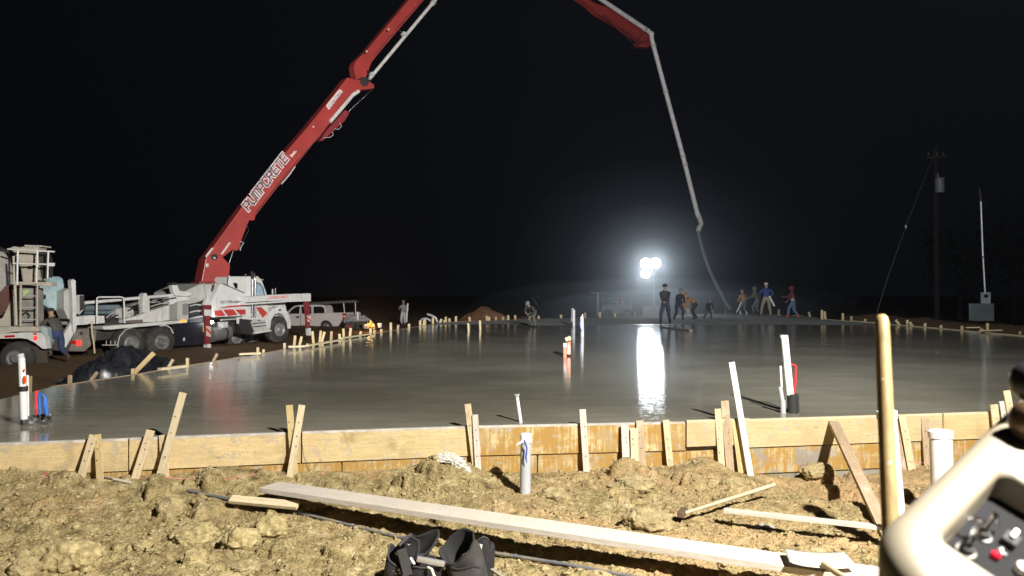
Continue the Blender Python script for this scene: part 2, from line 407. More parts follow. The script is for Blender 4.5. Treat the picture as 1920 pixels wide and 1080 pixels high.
def dirt_mat():
    m, t, n, l, b = nt('soil'); tc = n.new('ShaderNodeTexCoord').outputs['Object']
    f1 = noise(n, l, tc, 1.1, 5, .6); s0 = n.new('ShaderNodeSeparateXYZ'); l.new(tc, s0.inputs[0]); g0 = n.new('ShaderNodeMath'); g0.operation = 'MULTIPLY_ADD'; g0.inputs[1].default_value = .16; l.new(map_range(n, l, s0.outputs[0], -1.5, 1.5), g0.inputs[0]); g1 = n.new('ShaderNodeMath'); g1.operation = 'SUBTRACT'; l.new(f1, g1.inputs[0]); g1.inputs[1].default_value = .08; l.new(g1.outputs[0], g0.inputs[2]); f1 = g0.outputs[0]; f2 = noise(n, l, tc, 7, 8, .7); f3 = noise(n, l, tc, 60, 4, .7); f4 = noise(n, l, tc, .55, 3, .5)
    c = ramp(n, l, f2, [(.30, (.075, .052, .022)), (.41, (.28, .212, .095)), (.55, (.44, .345, .165)), (.70, (.66, .56, .33))])  # darkest stop paints shade into the crevices
    k = ramp(n, l, f1, [(.50, (0, 0, 0)), (.70, (.75, .75, .75))]); c = mixc(n, l, k, c, (.58, .375, .19))      # sandy orange soil
    k = ramp(n, l, noise(n, l, tc, 2.1, 6, .65), [(.56, (0, 0, 0)), (.68, (.6, .6, .6))]); c = mixc(n, l, k, c, (.25, .19, .095))
    k = ramp(n, l, f3, [(.62, (0, 0, 0)), (.72, (.7, .7, .7))]); c = mixc(n, l, k, c, (.55, .49, .33))
    k = ramp(n, l, f3, [(.26, (.8, .8, .8)), (.36, (0, 0, 0))]); c = mixc(n, l, k, c, (.10, .07, .035))
    k = ramp(n, l, noise(n, l, tc, 4.5, 6, .7), [(.68, (0, 0, 0)), (.74, (.6, .6, .6))]); c = mixc(n, l, k, c, (.30, .30, .29))  # spilled grout
    # wet red-brown mud beyond the slab
    sx = n.new('ShaderNodeSeparateXYZ'); l.new(tc, sx.inputs[0])
    far = ramp(n, l, map_range(n, l, sx.outputs[1], 9, 12), [(0, (0, 0, 0)), (1, (1, 1, 1))])
    fc = ramp(n, l, f2, [(.3, (.085, .050, .022)), (.7, (.20, .125, .06))])
    c = mixc(n, l, far, c, fc)
    l.new(c, b.inputs['Base Color']); b.inputs['Roughness'].default_value = .92; b.inputs['Specular IOR Level'].default_value = .25
    mx = n.new('ShaderNodeMath'); mx.operation = 'ADD'; l.new(f2, mx.inputs[0]); l.new(f3, mx.inputs[1])
    wv = n.new('ShaderNodeTexNoise'); wv.inputs['Scale'].default_value = 18; wv.inputs['Detail'].default_value = 3; l.new(tc, wv.inputs['Vector'])
    va = n.new('ShaderNodeMix'); va.data_type = 'RGBA'; va.blend_type = 'LINEAR_LIGHT'; va.inputs[0].default_value = .05; l.new(tc, va.inputs[6]); l.new(wv.outputs['Color'], va.inputs[7])
    vo = n.new('ShaderNodeTexVoronoi'); vo.inputs['Scale'].default_value = 34; vo.inputs['Detail'].default_value = 2; l.new(va.outputs[2], vo.inputs['Vector'])
    b1 = bump(n, l, mx.outputs[0], .8, .03, b); bump(n, l, vo.outputs['Distance'], .8, -.018, b, b1)
    return m
def map_range(n, l, src, a, c):
    x = n.new('ShaderNodeMapRange'); x.inputs[1].default_value = a; x.inputs[2].default_value = c; l.new(src, x.inputs[0]); return x.outputs[0]
SOIL = dirt_mat()
g = grid_mesh('ground', X, Y, Z, SOIL); tag(g, kind='structure')

# ------------------------------------------------------------------ wet concrete slab
def slab_mat():
    m, t, n, l, b = nt('wet_concrete'); tc = n.new('ShaderNodeTexCoord').outputs['Object']
    sx = n.new('ShaderNodeSeparateXYZ'); l.new(tc, sx.inputs[0])
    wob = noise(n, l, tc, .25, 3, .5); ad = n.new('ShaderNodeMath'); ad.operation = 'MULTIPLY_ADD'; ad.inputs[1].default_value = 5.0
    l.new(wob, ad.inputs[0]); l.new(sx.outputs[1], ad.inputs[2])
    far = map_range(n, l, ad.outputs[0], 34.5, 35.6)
    big = noise(n, l, tc, .35, 5, .6)
    c = ramp(n, l, big, [(.34, (.19, .18, .14)), (.62, (.32, .305, .245))])
    ms = n.new('ShaderNodeMapping'); ms.inputs['Scale'].default_value = (.25, 2.2, 1); ms.inputs['Rotation'].default_value = (0, 0, -.35); l.new(tc, ms.inputs[0])
    c = mixc(n, l, ramp(n, l, noise(n, l, ms.outputs[0], 1.6, 6, .65, .8), [(.40, (.3, .3, .3)), (.6, (0, 0, 0))]), c, (.17, .16, .12))
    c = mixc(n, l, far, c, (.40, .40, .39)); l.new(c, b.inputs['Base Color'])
    r = map_range(n, l, noise(n, l, tc, .8, 5, .6), .3, .75); r2 = n.new('ShaderNodeMath'); r2.operation = 'MULTIPLY_ADD'; r2.inputs[1].default_value = .07; r2.inputs[2].default_value = .05
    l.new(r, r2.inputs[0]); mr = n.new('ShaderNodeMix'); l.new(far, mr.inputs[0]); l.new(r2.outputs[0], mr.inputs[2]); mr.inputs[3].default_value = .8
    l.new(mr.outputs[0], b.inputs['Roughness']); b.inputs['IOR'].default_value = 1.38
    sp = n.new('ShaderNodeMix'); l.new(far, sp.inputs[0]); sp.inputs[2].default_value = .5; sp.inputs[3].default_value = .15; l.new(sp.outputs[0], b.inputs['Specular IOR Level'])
    mp = n.new('ShaderNodeMapping'); mp.inputs['Scale'].default_value = (.35, 1.5, 1); mp.inputs['Rotation'].default_value = (0, 0, .2); l.new(tc, mp.inputs[0])
    h = noise(n, l, mp.outputs[0], 2.6, 5, .55, .4); bn = bump(n, l, h, .08, .020, b)
    h2 = noise(n, l, mp.outputs[0], 8, 4, .65); bump(n, l, h2, .24, .008, b, bn)
    return m
SLABM = slab_mat()
mb = MB(); mb.prism([Vector((p.x, p.y, 0)) for p in OUT], [Vector((p.x, p.y, -.7)) for p in OUT])
sl = mb.build('concrete_slab', SLABM, base=(0, 0, 0)); tag(sl, kind='structure')

# ------------------------------------------------------------------ formwork
def seg_beam(mb, a, b, z0, z1, th, off):
    a = Vector((a.x, a.y, 0)); b = Vector((b.x, b.y, 0)); d = (b - a).normalized(); nn = Vector((d.y, -d.x, 0))
    o = nn * off; mid = Vector((0, 0, (z0 + z1) / 2))
    mb.beam(a + o + mid, b + o + mid, th, z1 - z0)
def ft(t_px):          # point on the near form line under pixel column t_px
    r = (t_px - 960) / F; y = 7.5
    for _ in range(20): y = float(form_y(r * y))
    return Vector((r * y, y, 0))
BG = 'planks of the near form wall'
W_MUDB = wood('mud_smeared_pine', (.56, .44, .23), (.48, .35, .15), smear=(.33, .24, .11), splat=True)
LIP = M('pale_dried_laitance', (.52, .48, .43), .9, var=.35, sc=6, dirt=(.3, .26, .2), dsc=5)
for a, b, mt, lab, zt, off in ((-420, 243, W_BOARD, 'leftmost pale plank of the near form wall, behind the leaning pair of stakes', .010, .022),
                     (246, 565, W_BOARD, 'knotty yellow plank of the near form wall behind the long tilted stake', .012, .024),
                     (568, 893, W_MUDB, 'pale plank with a brown mud smear in the near form wall', .012, .023),
                     (896, 1283, W_WET, 'wet orange cracked plank of the near form wall behind the grey capped pipe', .012, .024),
                     (1281, 1398, W_DRIP, 'short bright clean plank patched onto the form wall', .030, .064),
                     (1400, 1760, W_DRIP, 'bright yellow plank behind the leaning brown brace', .014, .024),
                     (1763, 2700, W_YEL, 'far right plank of the near form wall behind the capped white pipe', .014, .023)):
    mb = MB(); pts = [ft(a)] + [p for p in NEAR if ft(a).x + .05 < p.x < ft(b).x - .05] + [ft(b)] if b < 2000 else [ft(a), NEAR[-2], NEAR[-1]]
    for p, q in zip(pts[:-1], pts[1:]): seg_beam(mb, p, q, zt - (.285 if b != 1398 else .26), zt, .040, off)
    fp = tag(mb.build('form_plank', mt, bevel=.002), lab, 'plank', BG)
    mb = MB()
    for p, q in zip(pts[:-1], pts[1:]): seg_beam(mb, p, q, zt - .018, zt + .004, .043, off - .001)
    lip = mb.build('top_edge', LIP if b < 1290 else W_PALE, fp, bevel=.003)
for a, b, lab in ((-420, 640, 'lower wet plank half buried in soil at the left of the form wall'), (643, 1005, 'grout-smeared lower plank under the mud-smeared plank'), (1008, 1400, 'low orange wet plank behind the middle stakes'), (1403, 2000, 'lowest wet streaky plank under the bright yellow plank')):
    mb = MB(); pts = [ft(a)] + [p for p in NEAR if ft(a).x + .05 < p.x < ft(b).x - .05] + [ft(b)]
    for p, q in zip(pts[:-1], pts[1:]): seg_beam(mb, p, q, -.545, -.285, .040, .004)
    tag(mb.build('form_plank', W_LOW, bevel=.002), lab, 'plank', 'lower planks of the near form wall')
for pts, lab in ((LEFT + [FARE[0]], 'thin form board along the left and far edge of the wet slab'), (FARE[1:], 'far form board behind the crew of workers'), ([FARE[-1]] + RIGHT + [NEAR[-1]], 'form board along the right edge of the wet slab')):
    mb = MB()
    for p, q in zip(pts[:-1], pts[1:]):
        d = (q - p); nn = Vector((-d.y, d.x, 0)).normalized() * -1
        off = .022 if pts is not RIGHT else .022
        seg_beam(mb, q, p, -.25, .006 if 'left' in lab else .026, .045, .024)
    tag(mb.build('form_board', W_OLD if 'left' in lab else W_PALE), lab, 'form board', 'form boards round the slab')

# near stakes: (top x, top y, bottom x, bottom y, width px, material, label, depth offset)
def stake(tx, ty, bx, by, wpx, mt, lab, off=.09, lean=.05, thick=.019, name='stake', cat='stake', grp='stakes propping the near form'):
    r = (tx - 960) / F; yt = ft(tx).y - off; yb = ft(bx).y - off - lean
    a = P(tx, ty, yt); b = P(bx, by, yb); d = (b - a).normalized(); b2 = b + d * .14
    mb = MB(); mb.beam(b2, a, wpx / F * yt, thick, up=(0, -1, 0))
    o = mb.build(name, mt, bevel=.0015); tag(o, lab, cat, grp)
    if name == 'stake':
        for t_ in (.22 + .1 * random.random(), .38 + .1 * random.random(), .6 + .2 * random.random()):
            c_ = a.lerp(b, t_) + Vector((random.uniform(-.015, .015), -thick / 2 - .001, 0)); MB().lathe(c_, (0, -1, 0), [(-.004, .006), (.003, .006), (.004, 0)], 8).build('nail', RUST, o)
    return o
for s_ in ((177, 815, 157, 883, 14, W_STAKE, 'pale stake leaning right against its neighbour, left end of near form'),
           (184, 814, 188, 878, 12, W_YEL, 'short yellow stake touching the leftmost pale stake', .07),
           (284, 806, 258, 888, 15, W_STAKE, 'wide rounded stake tilted right between the leftmost pair and the long stake'),
           (306, 815, 311, 884, 13, W_STAKE, 'short stake hidden behind the long tilted stake', .06),
           (344, 736, 301, 893, 13, W_PALE, 'longest tilted pale stake at the left, reaching over the wet slab', .11),
           (543, 759, 553, 880, 12, W_YEL, 'upright yellow stake crossed by a leaning one', .07),
           (567, 759, 546, 884, 12, W_PALE, 'pale stake crossing in front of the upright yellow one', .11),
           (877, 757, 894, 888, 12, W_STAKE, 'tall brownish stake behind a paler shorter one near the middle', .07),
           (891, 777, 898, 897, 11, W_WHITE, 'whitened shorter stake in front of the tall brownish one', .11),
           (1092, 767, 1100, 890, 12, W_WHITE, 'lone bright upright stake right of the grey capped pipe'),
           (1171, 796, 1174, 880, 14, W_WHITE, 'pale stake, left of the cluster of three on the orange plank', .10),
           (1188, 802, 1190, 881, 14, W_PALE, 'middle pale yellow stake of the cluster of three', .10),
           (1199, 788, 1204, 874, 14, W_OLD, 'dark brown stake, right of the cluster of three', .07),
           (1248, 787, 1259, 905, 12, W_STAKE, 'brown stake standing alone just left of the bright patch plank'),
           (1345, 766, 1353, 884, 12, W_STAKE, 'greyish narrow stake on the bright patch plank', .09),
           (1358, 751, 1368, 878, 15, W_OLD, 'tall brown stake next to the greyish one', .07),
           (1378, 788, 1392, 894, 15, W_YEL, 'wide yellow stake beside the long white pole', .09),
           (1690, 778, 1710, 893, 14, W_STAKE, 'grey-brown stake right of the yellow handle', .09),
           (1676, 785, 1692, 872, 9, W_OLD, 'thin brown stake squeezed behind the yellow handle', .06),
           (1733, 784, 1738, 872, 14, W_OLD, 'brown stake just left of the wide capped pipe', .06),
           (1862, 758, 1872, 842, 14, W_STAKE, 'blond stake end showing above the beige console', .12),
           (1886, 732, 1903, 830, 13, W_STAKE, 'higher tilted stake end above the beige console', .07),
           (1876, 752, 1890, 838, 9, W_WHITE, 'small white stake end between two others above the console', .10)):
    stake(*s_)
stake(1371, 679, 1406, 890, 11, PVC, 'long square white pole leaning left over the slab', .12, .10, .03, 'pole', 'pole', None)
# leaning brown brace
a = P(1562, 792, ft(1562).y - .07); b = P(1662, 1004, 5.75)
mb = MB(); mb.beam(b + (b - a).normalized() * .1, a, .098, .040, up=(0, -.3, 1))
tag(mb.build('brace_board', W_OLD, bevel=.002), 'worn brown brace board leaning from the yellow plank down to the soil', 'brace')

# ------------------------------------------------------------------ loose things on the soil
mb = MB(); a = P(506, 912, 6.40); b = P(1668, 1083, 4.36)
mb.beam(a, b, .235, .040); tag(mb.build('plank', W_WHITE, bevel=.002), 'long whitish plank lying across the foreground soil', 'plank')
mb = MB(); mb.beam(P(434, 935, 6.25), P(560, 947, 6.15), .075, .030, up=(0, -.5, 1)); tag(mb.build('plank', W_PALE, bevel=.002), 'short thin board poking out under the left end of the long plank', 'plank')
mb = MB(); mb.beam(P(1357, 956, 6.0), P(1700, 993, 5.45), .055, .030); tag(mb.build('lath', W_WHITE, bevel=.0015), 'narrow bright lath lying between the brace and the long plank', 'lath')
# hammer: handle + head
a = P(1283, 961, 6.05); b = P(1451, 908, 6.55)
hm = thing('hammer', 'old long-handled hammer lying with its handle raised to the right', 'hammer', (a.x, a.y, a.z - .03))
MB().tube([a, a.lerp(b, .3), a.lerp(b, .7), b], [.014, .015, .016, .019], 12).build('handle', W_OLD if False else M('ash_handle', (.50, .40, .27), .6, bmp=.3), hm, True)
MB().beam(a + Vector((-.045, -.05, 0)), a + Vector((.02, .09, .0)), .055, .05).build('head', RUST, hm, bevel=.008)
# grey conduit lying half buried
pts = [onground(x, y) + Vector((0, 0, .012)) for x, y in ((352, 921), (450, 943), (560, 966), (660, 988), (750, 1010), (860, 1030), (960, 1046), (1060, 1062), (1170, 1080), (1240, 1091))]
z0 = [p.z for p in pts]
for i in range(1, len(pts) - 1): pts[i].z = (z0[i - 1] + z0[i] * 2 + z0[i + 1]) / 4 + .004
tag(MB().tube(pts, .0125, 10).build('conduit', M('grey_conduit', (.13, .135, .15), .45, dirt=(.3, .24, .13), dsc=6), smooth=True), 'thin grey conduit running over the soil behind the tool bags', 'conduit')
pts = [onground(x, y) + Vector((0, 0, .03)) for x, y in ((190, 899), (215, 904), (248, 911))]
tag(MB().tube(pts, .014, 8).build('stick', W_STAKE if False else M('grey_stick', (.42, .38, .30), .8), smooth=True), 'short pale stick at the edge of a dark hole, left foreground', 'stick')
# square shovel blade on the long plank
pa = P(506, 912, 6.40); pb = P(1668, 1083, 4.36); tt = .5
for _ in range(30):
    q = pa.lerp(pb, tt); tt += (1530 - (960 + q.x / q.y * F)) / 1160 * .7
c = pa.lerp(pb, tt) + Vector((0, -.02, .045)); sh = thing('square_shovel', 'grey steel square shovel blade resting on the right end of the long plank', 'shovel', (c.x, c.y, c.z - .03))
mb = MB(); nU, nV = 14, 10; vs = []
for i in range(nU + 1):
    row = []
    for j in range(nV + 1):
        u = i / nU * 2 - 1; v = j / nV * 2 - 1
        x = u * .175 * (1 - .10 * v * v * v * 0 - .04 * v); y = v * .12 * (1 - .12 * abs(u) ** 6)
        z = .018 * abs(u) ** 2.5 + .02 * (v * .5 + .5) * .4
        row.append(mb.bm.verts.new(c + Vector((x + y * .15, y - x * .18, z))))
    vs.append(row)
for i in range(nU):
    for j in range(nV): mb._face([vs[i][j], vs[i + 1][j], vs[i + 1][j + 1], vs[i][j + 1]])
bl = mb.build('blade', M('pale_worn_steel', (.42, .41, .38), .6, .1, dirt=(.5, .45, .33), dsc=8), sh, True); sm = bl.modifiers.new('s', 'SOLIDIFY'); sm.thickness = .006
MB().tube([c + Vector((-.01, -.11, .02)), c + Vector((-.02, -.22, .035)), c + Vector((-.03, -1.1, .12))], [.02, .018, .017], 10).build('handle', M('shovel_handle_ash', (.5, .4, .25), .6), sh, True)

def rough_up(mb, r, seed):
    for v in mb.bm.verts:
        q = v.co * 22 + Vector((seed, 0, 0)); n_ = mnoise.noise(q) * .5 + mnoise.noise(q * 2.1) * .35 + mnoise.noise(q * 4.7) * .2
        v.co += Vector((n_, mnoise.noise(q + Vector((9, 9, 9))), n_)) * r * .09
def clod(px, py, w, h, seed, lab, mt=SOIL, depth=None, sub=5, disp=.30):
    p = onground(px, py + h * .42) if depth is None else P(px, py, depth)
    d = p.y; rx = w / 2 / F * d; rz = h / 2 / F * d
    mb = MB(); mb.ball((p.x, p.y + rx * .6, p.z + rz * .35), 1, sub, (rx, rx * .85, rz * 1.0), .26, 1.3, seed); rough_up(mb, rx, seed)
    tag(mb.build('soil_clod', mt, smooth=True), lab, 'soil clod', 'big lumps of dug soil')
def clod_mat(name, c1, c2, c3):
    m, t, n, l, b = nt(name); tc = n.new('ShaderNodeTexCoord').outputs['Object']
    f = noise(n, l, tc, 14, 8, .75); c = ramp(n, l, f, [(.3, c1), (.5, c2), (.68, c3)])
    k = ramp(n, l, noise(n, l, tc, 45, 4, .7), [(.6, (0, 0, 0)), (.72, (.6, .6, .6))]); c = mixc(n, l, k, c, (.6, .54, .36))
    l.new(c, b.inputs['Base Color']); b.inputs['Roughness'].default_value = .95; bump(n, l, f, 1, .03, b); return m
CL_S = clod_mat('crumb_soil', (.20, .145, .065), (.38, .29, .14), (.60, .50, .27))
CL_Y = clod_mat('ochre_clod', (.16, .115, .05), (.40, .315, .145), (.60, .50, .26))
CL_G = clod_mat('grey_clay_clod', (.19, .145, .065), (.36, .28, .14), (.50, .41, .21))
for a in ((1190, 906, 84, 40, 1, 'flattish grey-green soil clod under the middle stake cluster', CL_G),
          (1222, 974, 88, 52, 2, 'round soil clod beside the hammer head', CL_G),
          (125, 1040, 100, 72, 3, 'big ochre clod at the lower left corner', CL_Y), (355, 1002, 88, 46, 4, 'wide ochre clod above a dark crevice', CL_Y),
          (442, 1008, 68, 54, 5, 'pale crumbly clod right of the wide ochre clod', CL_Y), (500, 986, 70, 46, 6, 'ochre clod below the grey conduit', CL_Y),
          (315, 948, 52, 44, 7, 'upright brown clod in front of the stick', CL_G), (260, 1022, 48, 22, 8, 'small flat ochre clod between two dark crevices', CL_Y),
          (1040, 925, 60, 30, 9, 'low clod just in front of the grey capped pipe', CL_G), (590, 950, 40, 20, 10, 'small clod under the left end of the long plank', CL_Y),
          (40, 1060, 60, 40, 11, 'clod cut by the lower left frame corner', CL_G), (455, 1062, 60, 26, 12, 'dark clod at the bottom edge left of the tool bags', CL_G),
          (360, 1042, 50, 34, 13, 'reddish-edged ochre clod below the wide one', CL_Y), (1380, 905, 50, 26, 14, 'brown clod at the foot of the tall stakes', CL_G),
          (1540, 880, 60, 30, 15, 'dark clod left of the brace', CL_G)):
    clod(*a)
# lime / grout clump
p = P(838, 872, 7.05); mb = MB()
for i in range(14):
    t = i / 13; q = P(800 + 78 * t, 880 - 26 * math.sin(math.pi * t) + 6 * t, 7.05)
    mb.ball(q, .035 + .02 * math.sin(math.pi * t), 3, (1.2, 1, .8), .5, 3, i)
tag(mb.build('grout_clump', M('white_grout', (.62, .60, .55), .9, bmp=1, bsc=40, dirt=(.3, .26, .2), dsc=12), smooth=True), 'white crusty grout ridge over the soil heap', 'grout')
for (x, y, w, h, lab) in ((1030, 868, 46, 30, 'grey grout leaked under the orange plank'), (1430, 985, 34, 10, 'small grey-white grout crumbs near the lath')):
    d = onground(x, y + 5); mb = MB()
    for i in range(12): mb.ball(d + Vector((random.uniform(-.5, .5) * w / F * d.y, random.uniform(-.03, .05), random.uniform(0, h / F * d.y * .6))), random.uniform(.25, .5) * h / F * d.y, 2, (1.3, 1, .7), .5, 3, i)
    tag(mb.build('grout_spill', CONCR, smooth=True), lab, 'grout')
# pink string lines
PINK = M('pink_string', (.75, .22, .24), .6)
def string(pts, lab, r=.0022):
    tag(MB().tube([onground(x, y) + Vector((0, -.01, .012)) if z is None else P(x, y, z) for x, y, z in pts], r, 5).build('string', PINK, smooth=True), lab, 'string', 'pink mason strings')
string([(85, 885, None), (92, 893, None), (80, 890, None), (95, 886, None), (83, 896, None)], 'tangle of pink string at the far left of the soil')
string([(215, 872, None), (235, 895, None), (275, 898, None), (310, 896, None), (360, 900, None), (400, 905, None), (440, 897, None), (520, 884, None)], 'pink string trailing between the left stakes')
string([(578, 815, 7.0), (584, 840, 6.98), (600, 860, 6.95), (625, 872, None), (615, 884, None), (600, 890, None)], 'pink string loop hanging right of the crossed stakes')
string([(1472, 893, None), (1490, 882, None), (1506, 868, 7.7)], 'pink string by the grey grout spill')
string([(1686, 860, 7.6), (1712, 866, 7.6), (1740, 868, 7.7), (1762, 862, 7.8), (1812, 835, 7.9)], 'pink string stretched right of the yellow handle')

# ------------------------------------------------------------------ pipes
def cap_pipe(name, tx, ty, bx, by, d, wpx, mt, lab, cap=True, capmt=None):
    a = P(bx, by, d); b = P(tx, ty, d); r = wpx / 2 / F * d
    t = thing(name, lab, 'pipe', (a.x, a.y, a.z)); ax = (b - a).normalized(); L = (b - a).length
    MB().lathe(a - ax * .12, ax, [(0, r), (L + .1, r)], 32).build('pipe_wall', mt, t, True)
    if cap: MB().lathe(b, ax, [(-.055, r * 1.0), (-.055, r * 1.10), (-.004, r * 1.12), (0, r * 1.08), (.006, r * .8), (.010, 0)], 32).build('cap', capmt or mt, t, True)
    return t
t = cap_pipe('vent_pipe', 986, 813, 985, 903, 6.75, 20, PVCG, 'grey capped pipe with a blue ribbon standing in front of the orange plank', capmt=PVC)
MB().tube([P(983, 825, 6.65), P(988, 840, 6.66), P(986, 858, 6.66), P(988, 868, 6.66)], [.008, .006, .007, .003], 6).build('ribbon', M('blue_ribbon', (.03, .06, .4), .5), t)
MB().lathe(P(986, 826, 6.75), (0, 0, 1), [(-.012, .05), (-.012, .056), (.012, .056), (.012, .05)], 24).build('tie', PVC, t, True)
MB().tube([P(980, 826, 6.68), P(974, 831, 6.66), P(968, 834, 6.66)], [.006, .012, .003], 6).build('tie_end', PVC, t)
cap_pipe('vent_pipe', 1661, 770, 1681, 1000, 5.4, 33, PVC, 'tall white capped pipe directly behind the yellow handle')
cap_pipe('vent_pipe', 1762, 807, 1766, 930, 6.3, 39, PVC, 'wide white capped pipe between the yellow handle and the beige console')
t = cap_pipe('stub_pipe', 969, 741, 977, 795, 7.75, 6.5, PVC, 'thin white pipe with a flared top just inside the slab edge', False)
MB().lathe(P(969, 741, 7.75), (-.1, 0, 1), [(-.02, .018), (0, .03), (.012, .032), (.013, 0)], 16).build('flange', PVCG, t, True)

def slab_group(nm, lab, cat, px, py): p = G(px, py); return thing(nm, lab, cat, (p.x, p.y, 0))
# left plumbing cluster
d = G(45, 796).y
t = slab_group('plumbing_stack', 'white pipe with orange paint dabs beside red and blue water lines, left end of slab', 'plumbing', 62, 795)
MB().tube([P(47, 797, d), P(41, 671, d)], [6.6 / F * d, 6.0 / F * d], 20).build('pipe', PVC, t, True)
mb = MB(); mb.tube([P(41, 673, d), P(38.5, 664, d)], [5.2 / F * d, 6.6 / F * d], 20); mb.build('top_fitting', M('torn_plastic', (.5, .5, .5), .4), t, True)
MB().tube([P(45.2, 733, d), P(44.8, 724, d)], 7.6 / F * d, 20).build('tape_band', DARK, t, True)
OMP = M('orange_marking_paint', (.9, .12, .02), .5)
MB().ball(P(47, 712, d - .037), .022, 3, (.9, .25, 1.7), .4, 3, 4).build('paint_dab', OMP, t, True); MB().ball(P(46, 694, d - .037), .011, 2, (1, .3, 1.2), .3, 3, 5).build('paint_dab', OMP, t, True)
MB().tube([P(54, 780, d + .05), P(52.5, 703, d + .05)], .011, 12).build('thin_pipe', PVC, t, True)
mb = MB()
for i in range(9): mb.ball(P(69, 735 + i * 3.6, d), .013, 2)
mb.build('red_beads', emis('red_beads_added_glow', (.9, .02, .03), .5), t, True)  # beads are no lamp; a faint glow is added to their red
MB().tube([P(69, 778, d), P(69, 758, d)], .010, 10).build('red_line', REDT, t, True)
MB().tube([P(76.5, 777, d), P(74, 742, d), P(76, 738, d), P(81, 740, d), P(85, 744, d), P(83.5, 758, d), P(88, 777, d)], .013, 10).build('blue_loop', BLUE, t, True)
MB().tube([P(86, 746, d + .01), P(89.5, 778, d)], .015, 10).build('blue_line', BLUE, t, True)
mb = MB(); mb.beam(G(42, 791, .035), G(97, 784, .035), .055, .045)
for i in range(7): mb.ball(P(45 + i * 8.4, 785 - i * 1.1, d + .02 * i), .027, 2, (1, 1, 1), .3, 4, i)
mb.build('manifold', M('manifold_tape', (.06, .055, .055), .35, dirt=(.6, .6, .6), dsc=14), t, True)
for x, y in ((87, 788), (97, 785)): MB().tube([P(x, y + 7, d), P(x, y - 6, d)], .011, 10).build('foot_fitting', CHROME, t, True)
# right plumbing cluster
d = G(1478, 774).y
t = slab_group('plumbing_stack', 'thick white pipe in a black sleeve with a red line, right side of slab', 'plumbing', 1480, 774)
MB().tube([P(1481, 740, d), P(1470.5, 632, d)], [7.0 / F * d, 6.8 / F * d], 20).build('pipe', PVC, t, True)
MB().tube([P(1469.5, 638, d + .03), P(1469.5, 628, d + .03)], 7.6 / F * d, 20).build('top_fitting', PVCG, t, True)
MB().tube([P(1486, 778, d), P(1485, 738, d)], 9.5 / F * d, 24).build('sleeve', DARK, t, True)
MB().tube([P(1494, 776, d + .02), P(1493, 739, d + .02)], .025, 14).build('side_sleeve', CLOTHG, t, True)
MB().tube([P(1468, 778, d), P(1467, 750, d)], .030, 14).build('grey_coupling', PVCG, t, True)
MB().tube([P(1467, 756, d), P(1462, 725, d)], .024, 14).build('grey_elbow', PVCG, t, True)
MB().tube([P(1465, 726, d), P(1463, 686, d)], .012, 12).build('thin_pipe', PVC, t, True)
MB().tube([P(1489, 738, d), P(1491, 712, d), P(1492, 686, d), P(1489, 684.5, d), P(1481, 683, d)], .012, 12).build('red_line', REDT, t, True)
# middle cluster
d = G(1062, 669).y
t = slab_group('plumbing_stack', 'small orange and white taped pipes in the middle of the slab', 'plumbing', 1062, 669)
OR = M('orange_tape', (.85, .25, .12), .5, var=.3, dirt=(.7, .68, .62), dsc=8)
MB().tube([P(1059, 669, d), P(1059, 645, d)], .036, 14).build('pipe', OR, t, True)
MB().tube([P(1066, 664, d + .2), P(1065, 633, d + .2)], .05, 14).build('pipe', OR, t, True)
MB().tube([P(1059, 651, d - .04), P(1059, 643, d - .04)], .038, 14).build('white_band', PVC, t, True)
mb = MB(); mb.beam(P(1060, 637, d), P(1070, 633, d), .05, .08); mb.build('wooden_block', W_STAKE, t, bevel=.004)
d = G(1092, 631).y
t = slab_group('plumbing_stack', 'tall thin white pipe with a blue ribbon in the middle of the slab', 'plumbing', 1092, 631)
MB().tube([P(1092, 632, d), P(1091, 594, d)], [.05, .055], 14).build('pipe', PVC, t, True)
MB().tube([P(1087.5, 603, d - .05), P(1088, 612, d - .06), P(1091, 622, d - .06)], .012, 6).build('ribbon', BLUE, t, True)
MB().beam(P(1091, 596, d), P(1093, 589, d), .05, .02, up=(0, 1, 0), taper=.3).build('torn_top', PVC, t)
d = G(1075, 611).y
t = slab_group('plumbing_stack', 'pair of short pale pipes far out on the slab, left of the tall thin one', 'plumbing', 1075, 611)
MB().tube([P(1076, 611, d), P(1076, 581, d)], .055, 12).build('pipe', PVC, t, True)
MB().tube([P(1073, 603, d + .1), P(1074, 578, d + .1)], .06, 12).build('pipe', PVCG, t, True)

